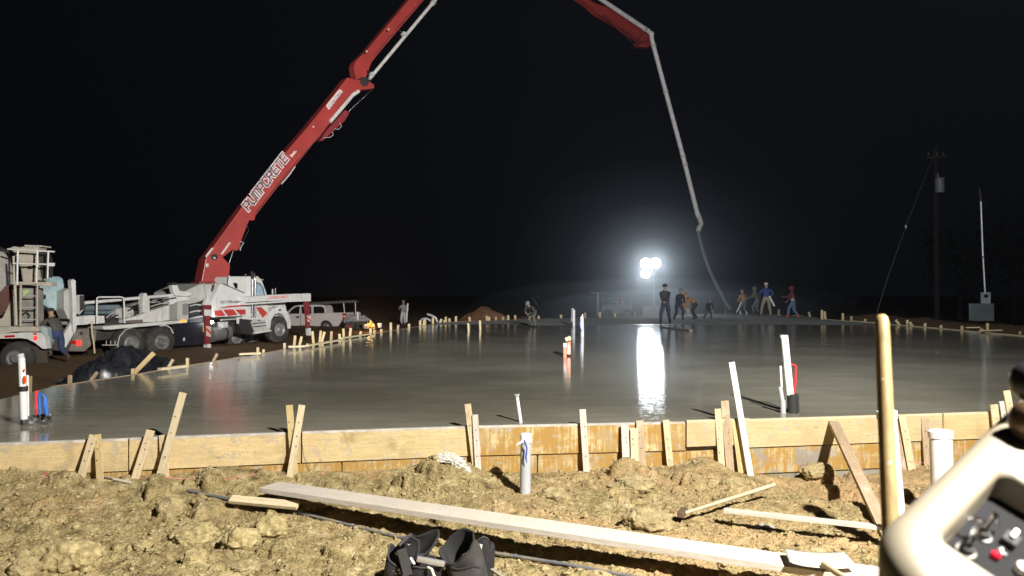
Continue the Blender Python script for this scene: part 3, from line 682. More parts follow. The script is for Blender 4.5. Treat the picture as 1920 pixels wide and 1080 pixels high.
# ------------------------------------------------------------------ stakes and boards round the slab edges
ORD = ['nearest', 'second', 'third', 'fourth', 'fifth', 'sixth', 'seventh', 'eighth', 'ninth', 'tenth', 'eleventh', 'twelfth', 'thirteenth', 'fourteenth', 'fifteenth', 'sixteenth', 'seventeenth', 'eighteenth', 'nineteenth', 'twentieth'] + ['twenty-' + w_ for w_ in ('first', 'second', 'third', 'fourth', 'fifth', 'sixth', 'seventh', 'eighth', 'ninth')] + ['thirtieth'] + ['thirty-' + w_ for w_ in ('first', 'second', 'third', 'fourth', 'fifth')]
CNT = {'left': 0, 'right': 0, 'far': 0}
def edge_stake(x, yt, yb, lean=0, w=None, grp='left', ext=.25):
    d = {'left': lambda: np.interp(x, LX, LD), 'right': lambda: np.interp(x, RX, RD), 'far': lambda: np.interp(x, FX, FD)}[grp]()
    d = float(d) + .12; a = P(x, yb, d); b = P(x + lean, yt, d)
    ww = (w or max(.045, 4.2 / F * d)); dr = (b - a).normalized()
    mb = MB(); mb.beam(a - dr * ext, b, ww, .04, up=(0, -1, 0))
    k_ = CNT[grp]; CNT[grp] += 1; tilt_ = 'leaning' if abs(lean) > 4 else 'small'; o_ = ORD[k_]
    if grp == 'left': nm = f'{tilt_} wooden stake on the left slab edge, {o_} one going away from the camera'
    elif grp == 'right': nm = f'{tilt_} wooden stake on the right slab edge, {ORD[k_] if k_ else "first"} one from its far end'
    else: nm = f'{tilt_} wooden stake on the far slab edge, {ORD[k_] if k_ else "first"} one from the left'
    tag(mb.build('edge_stake', random.choice([W_STAKE, W_YEL, W_STAKE, W_OLD])), nm, 'stake', {'left': 'stakes along the left form', 'right': 'stakes along the right form', 'far': 'stakes along the far form'}[grp])
def tab(pts):
    px = [960 + p.x / p.y * F for p in pts]; o = np.argsort(px); return np.array(px)[o], np.array([p.y for p in pts])[o]
LX, LD = tab(LEFT); RX, RD = tab(RIGHT); FX, FD = tab([LEFT[-1]] + FARE)
for a in ((56, 705, 738, 1), (132, 703, 722, 0), (172, 698, 713, 11), (250, 691, 702, 0), (316, 674, 690, 9), (352, 671, 686, 0), (400, 663, 678, 8), (484, 651, 664, 0), (494, 655, 663, 1), (534, 643, 653, 0), (552, 629, 648, 2), (562, 631, 648, 4), (577, 644, 652, 0), (588, 621, 641, -2), (600, 620, 640, 2), (604, 622, 640, 5), (621, 621, 638, 1), (637, 626, 635, 0), (645, 616, 635, -1), (656, 615, 633, 2), (675, 621, 630, 2), (695, 616, 628, 0), (702, 618, 627, 0), (715, 617, 624, 0), (733, 605, 621, 0), (746, 609, 617, 1), (767, 607, 617, 0), (788, 601, 612, 0), (794, 600, 611, 2), (797, 598, 609, 0), (812, 595, 606, 0), (825, 598, 606, 3), (833, 600, 606, 1)):
    edge_stake(*a)
for a in ((836, 594, 604), (843, 597, 603), (855, 593, 603), (881, 594, 602, -1), (913, 592, 601), (917, 594, 601), (930, 594, 600), (943, 594, 600), (953, 591, 599), (966, 591, 598), (1010, 592, 598), (1052, 590, 597), (1097, 586, 595), (1125, 585, 593), (1153, 585, 592), (1190, 584, 591), (1290, 578, 586), (1335, 571, 584), (1360, 578, 585), (1460, 580, 590), (1519, 585, 596, -3)):
    edge_stake(*a[:3], a[3] if len(a) > 3 else 0, None, 'far')
for a in ((1541, 581, 599), (1547, 584, 599, -1), (1580, 587, 602), (1596, 593, 604), (1622, 598, 606), (1687, 600, 610, -8), (1701, 600, 612), (1710, 604, 611, -5), (1734, 606, 614), (1764, 610, 616), (1803, 611, 619), (1851, 606, 625), (1848, 616, 625, -10), (1912, 621, 634)):
    edge_stake(*a[:3], a[3] if len(a) > 3 else 0, None, 'right')
# two pale uprights in the far part of the slab
for x, yt, yb in ((879, 606, 620), (901, 601, 619)):
    a = G(x, yb); b = P(x - 1, yt, a.y); mb = MB(); mb.beam(a - Vector((0, 0, .05)), b, .07, .04, up=(0, -1, 0))
    tag(mb.build('slab_upright', W_STAKE), 'pale wooden upright in the wet concrete, ' + ('left' if x < 890 else 'right') + ' one below the dirt mound', 'stake', 'uprights in the slab')
mb = MB(); mb.beam(P(253, 699, 13.0), P(289, 662, 13.0), .075, .04, up=(0, -1, 0)); tag(mb.build('stake', W_YEL), 'long diagonal yellow stake leaning over the black plastic heap', 'stake')
def flat_board(x0, y0, x1, y1, z, lab, w=.09):
    mb = MB(); mb.beam(G(x0, y0, z), G(x1, y1, z), w, .04); tag(mb.build('loose_board', W_PALE), lab, 'board', 'loose boards by the slab')
flat_board(300, 692, 350, 686, .07, 'loose board at the right foot of the black plastic heap')
flat_board(448, 664, 488, 662, .06, 'loose board lying left of the front truck wheel')
flat_board(540, 650, 572, 649, .07, 'loose board below the front truck wheel')
flat_board(576, 648, 640, 637, .06, 'loose board on the form below the front outrigger leg')
flat_board(640, 634, 695, 626, .05, 'loose board below the fire')
flat_board(1811, 614, 1836, 614, .10, 'loose board left of the leaning stakes at the right edge')
flat_board(1838, 620, 1877, 619, .09, 'loose board right of the leaning stakes at the right edge')
flat_board(1600, 602, 1640, 605, .06, 'loose board on the right form left of the yellow handle')

# wire hoops
HO = M('bent_pipe', (.45, .47, .5), .4, .5)
for pts, lab in (([(820, 604), (817, 596), (810, 592), (801, 589)], 'bent grey pipe arching over the left form corner'), ([(787, 604), (792, 598), (800, 597), (808, 602), (812, 606)], 'low dark wire hoop at the left form corner')):
    tag(MB().tube([P(x, y, 34) for x, y in pts], .05, 8).build('wire_hoop', HO, smooth=True), lab, 'hoop')

# dirt mound
def heap(name, px, py, d, w, h, seed, mt, lab, cat, lump=.2, depth=.6):
    c = P(px, py, d); rx = w / 2 / F * d; hz = h / F * d; n_ = 60
    u = np.linspace(-1.25, 1.25, n_); A, B = np.meshgrid(u, u, indexing='ij'); rr = np.hypot(A, B)
    hh = hz * np.clip(1 - rr ** 1.5, -.25, 1) * (1 + .25 * fbm(A + seed, B, 1.5, 4, seed)) + hz * lump * fbm(A, B, 3, 5, seed + 4)
    o = grid_mesh(name, A * rx, B * rx * depth, hh, mt); o.location = c; tag(o, lab, cat); return o
MUD = M('red_mud', (.20, .095, .045), .95, var=.4, sc=1.5, bmp=1, bsc=4)
heap('dirt_mound', 910, 603, 47, 104, 26, 3, MUD, 'red-brown dirt mound beyond the far left slab corner', 'dirt mound')
heap('dirt_mound', 985, 600, 52, 60, 7, 9, MUD, 'low dark dirt ridge right of the mound', 'dirt mound')

# ------------------------------------------------------------------ black plastic heap
u = np.linspace(-1, 1, 120); A, B = np.meshgrid(u, u, indexing='ij')
prof = np.interp(A, [-1, -.8, -.55, -.2, 0, .12, .3, .55, .8, 1], [0, .22, .55, .85, 1, .98, .62, .55, .42, 0])
hh = prof * np.clip(1 - np.abs(B) ** 2.2, 0, 1) ** .6
fold = fbm(A * 1.0 + B * .7, B * .6, 2.6, 4, 301, .6, True) * .17 + fbm(A * 3, B * .8 + A, 2.2, 3, 311, .6, True) * .09
hh = hh * .50 + fold * .8 * np.clip(hh * 2.5, .15, 1)
c = P(236, 700, 14.2)
o = grid_mesh('plastic_sheeting', A * 1.02, B * .8 + .12 * np.sin(A * 4), hh, SHEET); o.location = (c.x, c.y, -.28); tag(o, 'heap of crumpled black plastic sheeting beside the left form', 'plastic sheeting')

# ------------------------------------------------------------------ concrete pump truck
PT = Plane((-12.1, 25.0), (2.93, 5.0)); GT = -.62
root = P(330, 640, 27); pump = thing('pump_truck', 'white concrete pump truck with red stripes and a tall red folding boom', 'truck', (root.x, root.y, GT))
def pp(name, pts, mt, off=0, depth=.1, bevel=0, parent=pump, smooth=False):
    return MB().poly(PT, pts, off, depth).build(name, mt, parent, smooth, bevel)
def pt(name, pts, wpx, mt, off=0, parent=pump, seg=12):
    q = [PT.at(x, y, off) for x, y in pts]; return MB().tube(q, wpx / 2 / F * q[0].y, seg).build(name, mt, parent, True)
def wheel(cx, cy, r, w, off, plane=PT, parent=None, dual=False, rimr=.27):
    c = plane.at(cx, cy, off) - plane.n3 * (w / 2)
    ty = MB().wheel(c, plane.n3, r, w, rimr).build('wheel', TYRE, parent, True)
    s_ = w / 2
    MB().lathe(c, plane.n3, [(s_ - .02, rimr + .005), (s_ + .01, rimr - .01), (s_ - .05, rimr - .03), (s_ - .12 if dual else s_ - .03, rimr * .75), (s_ - .12 if dual else s_ - .02, .13), (s_ + .02, .12), (s_ + .05, .09), (s_ + .05, 0)], 28).build('rim', RIM, ty, True)
    return ty
# chassis
pp('chassis', [(150, 618), (352, 606), (470, 602), (540, 596), (540, 606), (470, 618), (350, 624), (160, 640)], UNDER, -.45, .9)
for cx, cy in ((247.7, 644), (304.7, 641)):
    wheel(cx, cy, .52, .5, -.02, parent=pump, dual=True); wheel(cx - 6, cy, .52, .5, -2.0, parent=pump, dual=True)
wheel(525, 618, .53, .36, 0, parent=pump); wheel(525, 618, .53, .36, -2.05, parent=pump); wheel(470, 632, .48, .35, -1.9, parent=pump)
wheel(445, 632, .46, .33, -1.2, parent=pump)
pp('deck', [(193, 612), (345, 600), (352, 600), (352, 605), (250, 614), (210, 618), (195, 618)], WHITE, .02, 2.2, .015)
pp('rear_post', [(133, 526), (137, 523), (142, 526), (143, 560), (144, 615), (140, 626), (137, 615), (136, 560)], WHITE, 0, .18, .01)
pp('rear_box', [(143, 553), (158, 553), (158, 580), (150, 590), (143, 588)], GREY, -.1, .7, .02)
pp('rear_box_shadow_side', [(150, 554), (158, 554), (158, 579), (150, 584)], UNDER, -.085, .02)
pp('hopper_frame', [(120, 546), (132, 540), (136, 560), (135, 600), (128, 598), (120, 580)], GREY, -.2, .5, .02)
pp('hopper_arm', [(118, 632), (136, 602), (143, 606), (142, 620), (124, 652), (118, 648)], WHITE, -.1, .14, .01)
pp('hopper', [(141, 618), (170, 615), (182, 620), (180, 640), (160, 659), (130, 659), (136, 640)], M('mud_brown_steel', (.17, .15, .125), .7, dirt=(.25, .22, .18), dsc=3), -.05, 1.6, .03)
pp('tail_light', [(144, 638), (153, 638), (153, 648), (144, 648)], TAIL, -.03, .04)
pp('side_reflector', [(136, 639), (143, 638), (143, 645), (134, 645)], TAILD, -.03, .03)
MB().lathe(PT.at(151, 625, -.03), PT.n3, [(0, .05), (.04, .045), (.045, 0)], 16).build('round_lamp', CHROME, pump, True)
pt('delivery_pipe', [(158, 568), (280, 557), (320, 554), (358, 551)], 6.5, WHITE, -.25)
pt('material_cylinder', [(158, 578), (222, 576)], 11, M('bluish_steel', (.30, .38, .42), .3, .5, var=.4, sc=1), -.35)
pt('material_cylinder', [(158, 586), (222, 585)], 8, M('bluish_steel2', (.22, .32, .36), .3, .5, var=.4, sc=1), -.5)
pt('upper_cylinder', [(222, 578), (268, 566)], 8, STEEL, -.4)
pp('lower_box', [(143, 594), (172, 591), (196, 592), (197, 606), (144, 610)], WHITE, -.15, .9, .02)
pp('valve_block', [(218, 580), (236, 576), (250, 578), (252, 590), (236, 598), (218, 596)], GREY, -.25, .5, .02)
pp('dark_machinery', [(196, 588), (276, 580), (318, 560), (318, 600), (196, 612)], UNDER, -.5, .5)
for i, (x0, y0, x1, y1) in enumerate(((200, 596, 215, 586), (205, 600, 222, 590), (236, 595, 250, 586), (252, 592, 262, 582), (262, 588, 272, 578), (240, 582, 262, 577), (262, 572, 300, 566), (285, 570, 330, 558), (282, 575, 318, 568), (280, 565, 300, 560))):
    pt('hydraulic_hose' if i % 2 else 'hydraulic_line', [(x0, y0), ((x0 + x1) / 2, (y0 + y1) / 2 - 2), (x1, y1)], 2.2, DARK if i % 2 else GREY, -.12)
pt('handrail', [(182, 607), (181.5, 562), (182.5, 558.5), (186, 557.2), (227, 556.8), (231, 558.5), (232.5, 562), (233.5, 606)], 3.2, WHITE, .04)
pp('side_panel', [(233, 606), (233, 599), (268, 589), (272, 586), (318, 572), (318, 600), (300, 603)], WHITE, -.05, .3, .01)
pp('panel_slot', [(236, 601), (268, 599), (268, 604), (236, 605.5)], M('slot_brown', (.13, .11, .09), .8), -.04, .02)
pp('pipe_saddle', [(268, 556), (270, 551), (273, 549), (276, 551), (277, 556), (281, 558), (281, 585), (268, 586)], WHITE, -.03, .25, .015)
pp('boom_rest', [(322, 533), (332, 533), (337, 545), (358, 548), (358, 554), (352, 556), (328, 554), (325, 546)], WHITE, -.1, .2, .015)
pp('rest_pad', [(322, 530), (332, 530), (332, 534.5), (322, 534.5)], DARK, -.08, .24)
pp('support_arm', [(318, 556), (352, 556), (357, 562), (334, 567), (318, 572)], WHITE, -.2, .4, .015)
pp('tower_slope', [(342, 548), (374, 533), (386, 531), (386, 562), (356, 571), (337, 566)], GREY, -.35, 1.6, .03)
pp('cabinet', [(333, 567), (353, 563), (354, 600), (333, 600)], GREY, 0, .5, .02)
pp('cabinet_vent', [(342.5, 570), (352, 569), (352, 591), (342.5, 591)], M('vent_grey', (.22, .22, .20), .7), .01, .02)
pp('marker_light', [(340.5, 600), (348.5, 599.5), (348.5, 604), (340.5, 604.5)], AMBER, .05, .03)
pp('gap_shade_box', [(354, 570), (386, 565), (386, 604), (354, 605)], UNDER, -.3, .4)  # black box stands in for the shade in this gap
for i in range(5): pt('bay_hose', [(356, 574 + i * 6), (366, 571 + i * 6 + (i % 2) * 4), (384, 572 + i * 5)], 2.4, GREY if i % 2 == 0 else DARK, -.24)
pp('battery_box', [(325, 608), (384, 604), (388, 646), (325, 650)], M('blue_black_box', (.012, .012, .018), .4), -.1, .8, .03)
pp('box_label', [(344, 633), (347, 633), (347, 639), (344, 639)], WHITE, -.085, .01)
pt('mudguard', [(300, 611), (312, 610), (320, 615), (325, 625)], 2.4, WHITE, .05)
pt('mudguard', [(222, 655), (221, 645), (225, 630), (236, 618), (250, 614)], 2.0, GREY, .05)
pt('rear_step', [(192, 647), (222, 647)], 2.2, GREY, 0)
mb = MB()
for k, x in enumerate((200, 208, 216)): q = PT.at(x, 647, 0); mb.cyl(q, q + Vector((0, 0, .14)), .012)
mb.build('step_posts', GREY, pump, True)
pt('prop_stake', [(172, 602), (173, 625), (176, 640), (178, 662)], 3, W_STAKE, .35)
# tower base and body
pp('tower_base', [(384, 533), (416, 531), (416, 560), (398, 575), (388, 562)], GREY, -.25, 1.6, .02)
for a in ([(398, 534), (403, 533), (399, 548), (396, 546)], [(410, 533), (415, 533), (402, 556), (399, 552)]): pp('base_rib', a, UNDER, -.235, .02)
body = pp('side_body', [(397, 566), (401, 556), (413, 531.5), (419, 533), (457, 549), (462, 555), (462, 592), (403, 594.5), (397, 582)], WHITE, -.02, 1.9, .02)
pp('red_stripe', [(402, 583), (415, 581), (423, 592), (404, 593.6)], REDST, -.005, .012, parent=body)
pp('red_stripe', [(419, 580.5), (438, 580), (445, 590), (428, 592.6)], REDST, -.005, .012, parent=body)
pp('red_stripe', [(441.5, 580.5), (460, 580), (461, 588.5), (451, 590.6)], REDST, -.005, .012, parent=body)
pp('red_stripe', [(408, 578.6), (430, 573.5), (460, 571.6), (460, 574), (436, 576)], REDST, -.005, .012, parent=body)
pp('deck_edge', [(415, 531), (420, 532), (459, 548.6), (457, 549.6)], UNDER, .0, .05)
# rear outrigger leg
leg = pp('outrigger_leg', [(383, 572), (397, 572), (397, 592), (395.5, 592), (394.5, 646), (387, 646), (386, 592), (383, 592)], RED2, .22, .14, .01)
pp('leg_cap', [(384.5, 568), (389, 557), (391.5, 557), (396, 563), (397, 572), (383, 572)], WHITE, .23, .15, .01, leg)
pp('leg_plate', [(383.5, 580), (398, 581), (398, 592), (383.5, 592)], WHITE, .24, .02, 0, leg)
pp('hatch_plate', [(386.5, 611), (396, 612.5), (396, 632), (387, 630)], M('hatch_white', (.6, .45, .35), .5), .235, .01, 0, leg)
pp('hatch_bar', [(387, 614), (396, 622), (396, 627), (387, 619)], REDST, .245, .01, 0, leg)
pp('leg_foot', [(389, 645), (396, 645), (396, 652), (389, 652)], WHITE, .25, .2, 0, leg)
pp('yellow_plate', [(381, 605), (384.5, 605), (385, 624), (381, 622)], M('yellow_plate', (.5, .45, .1), .5), .1, .02)
lw = MB().ball(PT.at(397.5, 604, .12), .055, 3).build('work_lamp', LAMPW, pump, True)
# fuel tank
q0 = PT.at(395, 628, -.35); q1 = PT.at(428, 622, -.35); MB().cyl(q0, q1, .27, seg=28).build('fuel_tank', M('brushed_tank', (.5, .5, .5), .3, .8, var=.1), pump, True)
MB().cyl(q0.lerp(q1, .66), q0.lerp(q1, .74), .285, seg=28).build('tank_strap', DARK, pump, True)
pt('under_rail', [(414, 600), (445, 598)], 2.6, GREY, 0)
pp('rail_drop', [(445, 595), (449, 594.5), (448.5, 607), (445.5, 607)], WHITE, .03, .05)
pp('tank_box', [(418, 604), (428, 603), (428, 614), (418, 615)], GREY, -.1, .3, .01)
pp('under_body', [(455, 598), (474, 600), (482, 626), (476, 629), (455, 626), (450, 610)], DARK, -.1, .9, .02)
# cab
cab = pp('cab', [(431, 524), (433, 519), (438, 518), (472, 518), (486, 520), (491, 524), (500, 549), (502, 556), (504, 600), (456, 600), (456, 558), (431, 548)], WHITE, -.12, 2.0, .05)
win = pp('door_window', [(480.5, 529.5), (487, 532), (492.5, 541), (495, 552.5), (480.5, 552.5)], PGLASS, -.105, .02, parent=cab)
pp('window_frame', [(479.6, 528), (488, 531), (494, 540), (497, 553.6), (495.6, 553.6), (492.8, 541), (487, 532.6), (480.4, 530)], DARK, -.10, .02, parent=cab)
pp('rear_window', [(437, 531), (443, 530), (445.5, 533), (445.5, 541.5), (441, 540)], GLASS, -.105, .02, parent=cab)
pp('door', [(481, 555), (501, 556), (502.5, 586), (494, 597), (481, 592)], WHITE, -.10, .03, .006, cab)
pp('red_stripe', [(481, 577), (489, 575.5), (502, 586.5), (493, 596.5)], REDST, -.09, .02, parent=cab)
hood = pp('hood', [(500.5, 552.5), (530, 557), (534, 563), (538, 580), (538, 604), (504, 604)], WHITE, -.35, 1.5, .06)
fend = pp('fender', [(503, 616), (499, 600), (506, 586), (514, 577), (523, 575), (532, 577), (539, 584), (544, 594), (546, 605), (545.5, 616), (540.5, 616), (539.5, 606), (535, 595), (529, 588.5), (522, 587), (515, 590), (509, 600), (507, 616)], WHITE, .04, .45, .015)
pp('fender_lamp', [(522, 580), (527, 579.5), (527, 582.5), (522, 583)], CHROME, .06, .05)
# exhaust stacks
for x0, r in ((473.5, 4.2), (478.8, 3.4)): pt('exhaust_stack', [(x0, 594), (x0, 524)], r, CHROME, .06, seg=18)
pt('stack_top', [(474, 525), (473, 514), (471, 509)], 5, DARK, .0)
pt('stack_top', [(477, 524), (477.5, 513), (475.5, 510)], 4, CHROME, .0)
pt('air_horn', [(460, 515), (472, 515.5)], 2, CHROME, -.5); MB().ball(PT.at(460, 515, -.5), .05, 2).build('horn_bell', CHROME, pump, True)
pt('roof_light', [(482, 520), (482, 518)], 4, M('pink_lens', (.7, .4, .38), .3), -.5)
pt('sun_visor', [(488, 524), (494, 524.5)], 1.5, GREY, -.3)
pt('mirror_stack', [(511, 553), (511, 542)], 3, GREY, -1.2); pt('mirror_stack', [(516.5, 553), (516, 540)], 3, CHROME, -1.0)
pt('deck_post', [(428, 534), (429.5, 524), (430.5, 517)], 2.8, WHITE, .05)
# steps
st = pp('cab_steps', [(472, 604), (478, 598), (484, 599), (484, 602), (501, 602), (509, 619), (480, 625)], GREY, -.02, .5, .01)
for a in ([(474, 606), (500, 603.5), (500.5, 605), (474.5, 607.6)], [(476, 612), (503, 609), (503.5, 610.4), (476.6, 613.6)]): pp('step_gap', a, UNDER, -.005, .02, parent=st)
pp('step_plate', [(478, 623), (509, 618.5), (509, 621), (479, 626)], WHITE, .03, .3, parent=st)
# front outrigger
arm = pp('outrigger_arm', [(461, 557), (500, 553.5), (558, 550.5), (578, 551.5), (578, 550), (583, 550.5), (583, 565), (545, 566), (461, 572)], WHITE, .30, .35, .01)
pp('arm_groove', [(461, 567), (500, 564.6), (530, 563.4), (530, 564.2), (500, 566), (461, 568.6)], UNDER, .31, .02, parent=arm)
leg = pp('outrigger_leg', [(572, 567), (581, 566), (581.5, 600), (581, 616), (576, 616), (576, 598)], RED2, .28, .12, .01)
pp('hatch_plate', [(575.5, 591), (583, 593), (583, 604), (576.5, 603)], M('hatch_white2', (.62, .5, .4), .5), .30, .01, parent=leg)
pp('hatch_bar', [(575.8, 594), (583, 600), (583, 603), (576, 598)], REDST, .305, .01, parent=leg)
pp('leg_foot', [(578.5, 615), (583, 615), (583.5, 629), (579.5, 629)], WHITE, .30, .16, parent=leg)
pt('tank_edge', [(393, 597), (395, 598)], 3, CHROME, .2)

def text(s_, name, org, xd, yd, width, height, mt, parent, offset=0, ext=.004, shear=0, bold=0):
    cu = bpy.data.curves.new('t', 'FONT'); cu.body = s_; cu.offset = offset; cu.extrude = ext; cu.shear = shear; cu.size = 1
    o = bpy.data.objects.new('t', cu); COL.objects.link(o); bpy.context.view_layer.update()
    me = bpy.data.meshes.new_from_object(o.evaluated_get(bpy.context.evaluated_depsgraph_get())); bpy.data.objects.remove(o)
    co = np.empty(len(me.vertices) * 3, np.float32); me.vertices.foreach_get('co', co); co = co.reshape(-1, 3)
    x0, x1 = co[:, 0].min(), co[:, 0].max(); y0, y1 = co[:, 1].min(), co[:, 1].max()
    xd = Vector(xd).normalized(); yd = Vector(yd); yd = (yd - xd * yd.dot(xd)).normalized(); zd = xd.cross(yd)
    L = wloc(parent)
    for v in me.vertices:
        a = (v.co.x - x0) / (x1 - x0) * width; b = (v.co.y - y0) / (y1 - y0) * height
        v.co = Vector(org) + xd * a + yd * b + zd * v.co.z - L
    me.materials.clear(); me.materials.append(mt)
    ob = bpy.data.objects.new(name, me); COL.objects.link(ob); ob.parent = parent; return ob
a = PT.at(414, 569.5, .0); b = PT.at(452, 568, .0)
text('817-596-6464', 'lettering', a, b - a, (0, 0, 1), (b - a).length, .11, M('letter_grey', (.12, .12, .12), .6), body, .01)
a = PT.at(503, 561, .325); b = PT.at(538, 558.5, .325)
text('CONCORD', 'lettering', a, b - a, (0, 0, 1), (b - a).length, .10, M('letter_red', (.75, .15, .12), .6), arm, .01, shear=.3)

# ------------------------------------------------------------------ boom (part of the pump truck)
T4 = P(1313, 420, 50); B0 = P(405, 510, 28.6)
BP = Plane((B0.x, B0.y), (T4.x - B0.x, T4.y - B0.y))
def bp(name, pts, mt, off=0, depth=.4, bevel=0, parent=pump): return MB().poly(BP, pts, off, depth).build(name, mt, parent, False, bevel)
def bt(name, pts, wpx, mt, off=0, parent=pump, seg=12, rs=None):
    q = [BP.at(x, y, off) for x, y in pts]; return MB().tube(q, [wpx / 2 / F * p.y for p in q] if rs is None else rs, seg).build(name, mt, parent, True)
ped = bp('turret', [(377, 530), (380, 515), (386, 484), (394, 478), (414, 478), (432, 497), (428, 530)], RED, .06, .75, .03)
bp('turret_ring', [(374, 527), (432, 527), (432, 532), (374, 532)], RED2, .1, .9, .02)
s1 = bp('boom_section', [(385, 483), (454, 387), (538, 282), (574, 240), (612, 193), (651, 144), (662, 148), (684, 149), (693, 152), (701, 158), (701, 165), (690, 166), (676, 168), (664, 176), (652, 187), (630, 214), (600, 254), (552, 312), (515, 357), (479, 404), (477, 413), (467, 413), (452, 451), (449, 468), (435, 469), (418, 482), (402, 488)], RED, 0, .55, .02)
bp('cylinder_housing', [(600, 262), (612, 244), (647, 205), (655, 211), (646, 226), (622, 248), (604, 264)], RED2, -.05, .35, .02, s1)
bp('edge_strip', [(384.5, 480), (397, 464), (400, 466), (387, 483)], PIPEW, .075, .01, 0, s1)
bp('edge_strip', [(413, 477), (429, 454), (433, 455), (418, 476)], PIPEW, .015, .01, 0, s1)
bp('decal', [(386, 494), (391, 494), (391, 500), (386, 501)], PIPEW, .075, .01, 0, ped)
MB().lathe(BP.at(401.5, 482, .06), BP.n3, [(0, .12), (.04, .12), (.05, .07), (.05, 0)], 20).build('pivot_pin', DARK, s1, True)
MB().ball(BP.at(402, 484, .12), .05, 2).build('pin_head', PIPEW, s1, True)
bt('hydraulic_rod', [(437, 470), (428.5, 496)], 3.2, CHROME, -.1, s1)
bt('hydraulic_cylinder', [(452, 440), (440, 470)], 8, RED2, -.1, s1)
bt('hose', [(462, 420), (466, 432), (459, 445), (455, 452)], 1.2, DARK, 0, s1); bt('hose', [(449, 452), (457, 455), (452, 462), (450, 470)], 1.5, PIPEW, 0, s1)
bt('delivery_pipe', [(672, 170), (660, 178), (648, 193), (618, 228)], 7, PIPEW, .12, s1)
bt('delivery_pipe', [(553, 312), (540, 330), (527, 345)], 2.2, PIPEW, .05, s1)
for off in (.05, -.35): bt('hydraulic_rod', [(698, 165), (652, 209)], 2.4, CHROME, off, s1)
for o_ in (0, 3.2): bt('hydraulic_line', [(478 + o_, 400 - o_), (514 + o_, 353 - o_), (551 + o_, 308 - o_), (598 + o_, 256 - o_)], 1.3, DARK, .03, s1)
bt('hose', [(636, 230), (640, 236), (634, 242), (626, 241)], 1.2, GREY, 0, s1); bt('hose', [(623, 247), (624, 253), (618, 257), (606, 258)], 1.2, GREY, 0, s1)
def on_boom(s_, nm, p0, p1, hpx, mt, off, offset, parent, shear=0, h_up=1.0):
    a = BP.at(*p0, off); b = BP.at(*p1, off); up = BP.at(p0[0] - (p0[1] - p1[1]) * .2, p0[1] - (p1[0] - p0[0]) * .2, off) - a
    return text(s_, nm, a, b - a, up, (b - a).length, hpx / F * a.y, mt, parent, offset, .002, shear)
GL = {'P': [[(0, 0), (0, 1), (.8, 1), (1, .8), (.9, .45), (.15, .45)]], 'U': [[(0, 1), (0, .15), (.15, 0), (.85, 0), (1, .15), (1, 1)]],
      'M': [[(0, 0), (0, .85), (.12, 1), (.9, 1), (1, .85), (1, 0)], [(.5, 1), (.5, 0)]], 'C': [[(1, .8), (.9, 1), (.15, 1), (0, .85), (0, .15), (.15, 0), (.9, 0), (1, .2)]],
      'R': [[(0, 0), (0, 1), (.85, 1), (1, .8), (.9, .5), (.2, .5)], [(.55, .5), (1, 0)]], 'E': [[(1, 1), (.1, 1), (0, .9), (0, .1), (.1, 0), (1, 0)], [(.05, .5), (.85, .5)]], 'T': [[(0, 1), (1, 1)], [(.5, 1), (.5, 0)]]}
def block_text(word, p0, p1, hpx, st_out, st_in, mo, mi_, off, parent, sh=.12):
    a = BP.at(*p0, off); b = BP.at(*p1, off); X_ = (b - a); Wd = X_.length; X_.normalize(); Yv = BP.n3.cross(X_) * -1
    if Yv.z < 0: Yv = -Yv
    H = hpx / F * a.y; cw = Wd / (len(word) - .22); lw = cw * .72
    for i, ch in enumerate(word):
        for wd, m_, o_ in ((st_out, mo, 0.0), (st_in, mi_, .008)):
            mb = MB()
            for k_, ln in enumerate(GL[ch]):
                q = [a + X_ * (i * cw + x * lw + y * H * sh) + Yv * (y * H) + BP.n3 * (o_ + k_ * .001) for x, y in ln]
                for u_, v_ in zip(q[:-1], q[1:]):
                    d_ = (v_ - u_).normalized() * wd * .42; mb.beam(u_ - d_, v_ + d_, wd, .004, up=BP.n3)
            mb.build('letter', m_, parent)
LW = M('decal_white', (.68, .62, .60), .5, var=.05); LP = M('decal_mauve', (.20, .09, .11), .5, var=.05)
block_text('PUMPCRETE', (466, 395), (540, 297.5), 15.5, .135, .062, LW, LP, .018, s1)
on_boom('inc.', 'lettering', (547, 295), (556, 283), 6, LW, .010, .04, s1)
stk = bp('sticker', [(611, 197), (634, 168), (637.5, 167), (642, 171), (618, 203), (615, 205)], LW, .010, .015, 0, s1)
on_boom('CONCORD', 'lettering', (618, 202.4), (640, 173.4), 5.6, LP, .016, .01, s1)
for x, y in ((587, 237), (728, 53.5), (687, 95)): bp('fleck', [(x - 1.6, y - 1), (x + 1, y - 2), (x + 1.6, y + 1), (x - 1, y + 2)], PIPEW, .012, .01, 0, s1)
s2 = bp('boom_section', [(668, 150), (663, 125), (665, 115), (672, 107), (684, 96), (764, 0), (880, -139), (900, -150), (912, -139), (793, 0), (752, 48), (706, 103), (696, 116), (690, 132), (684, 152)], RED, -.62, .45, .02)
bt('hydraulic_line', [(700, 104), (748, 47), (790, 0)], 1.4, DARK, -.6, s2)
s2["label"] = "upper dark red boom section leaving the top of the picture"
bt('delivery_pipe', [(692, 147), (815, -1), (900, -104)], 6.5, PIPEW, -.35, s2)
for x, y in ((697, 139), (757, 63), (812, 3)): bt('pipe_clamp', [(x - 2, y + 2.2), (x + 1.2, y - 1.6)], 10, GREY, -.35, s2); 
for x, y in ((697, 139), (757, 63)): bt('clamp_arm', [(x, y), (x - 9, y - 8)], 2, DARK, -.35, s2)
MB().lathe(BP.at(683, 152, .05), BP.n3, [(-.7, .2), (.02, .2), (.03, .12), (.03, 0)], 20).build('pivot_pin', DARK, s1, True)
PIPEL = M('pale_pipe', (.78, .74, .72), .5)  # paler copy of the pipe paint, lifted where little light reaches
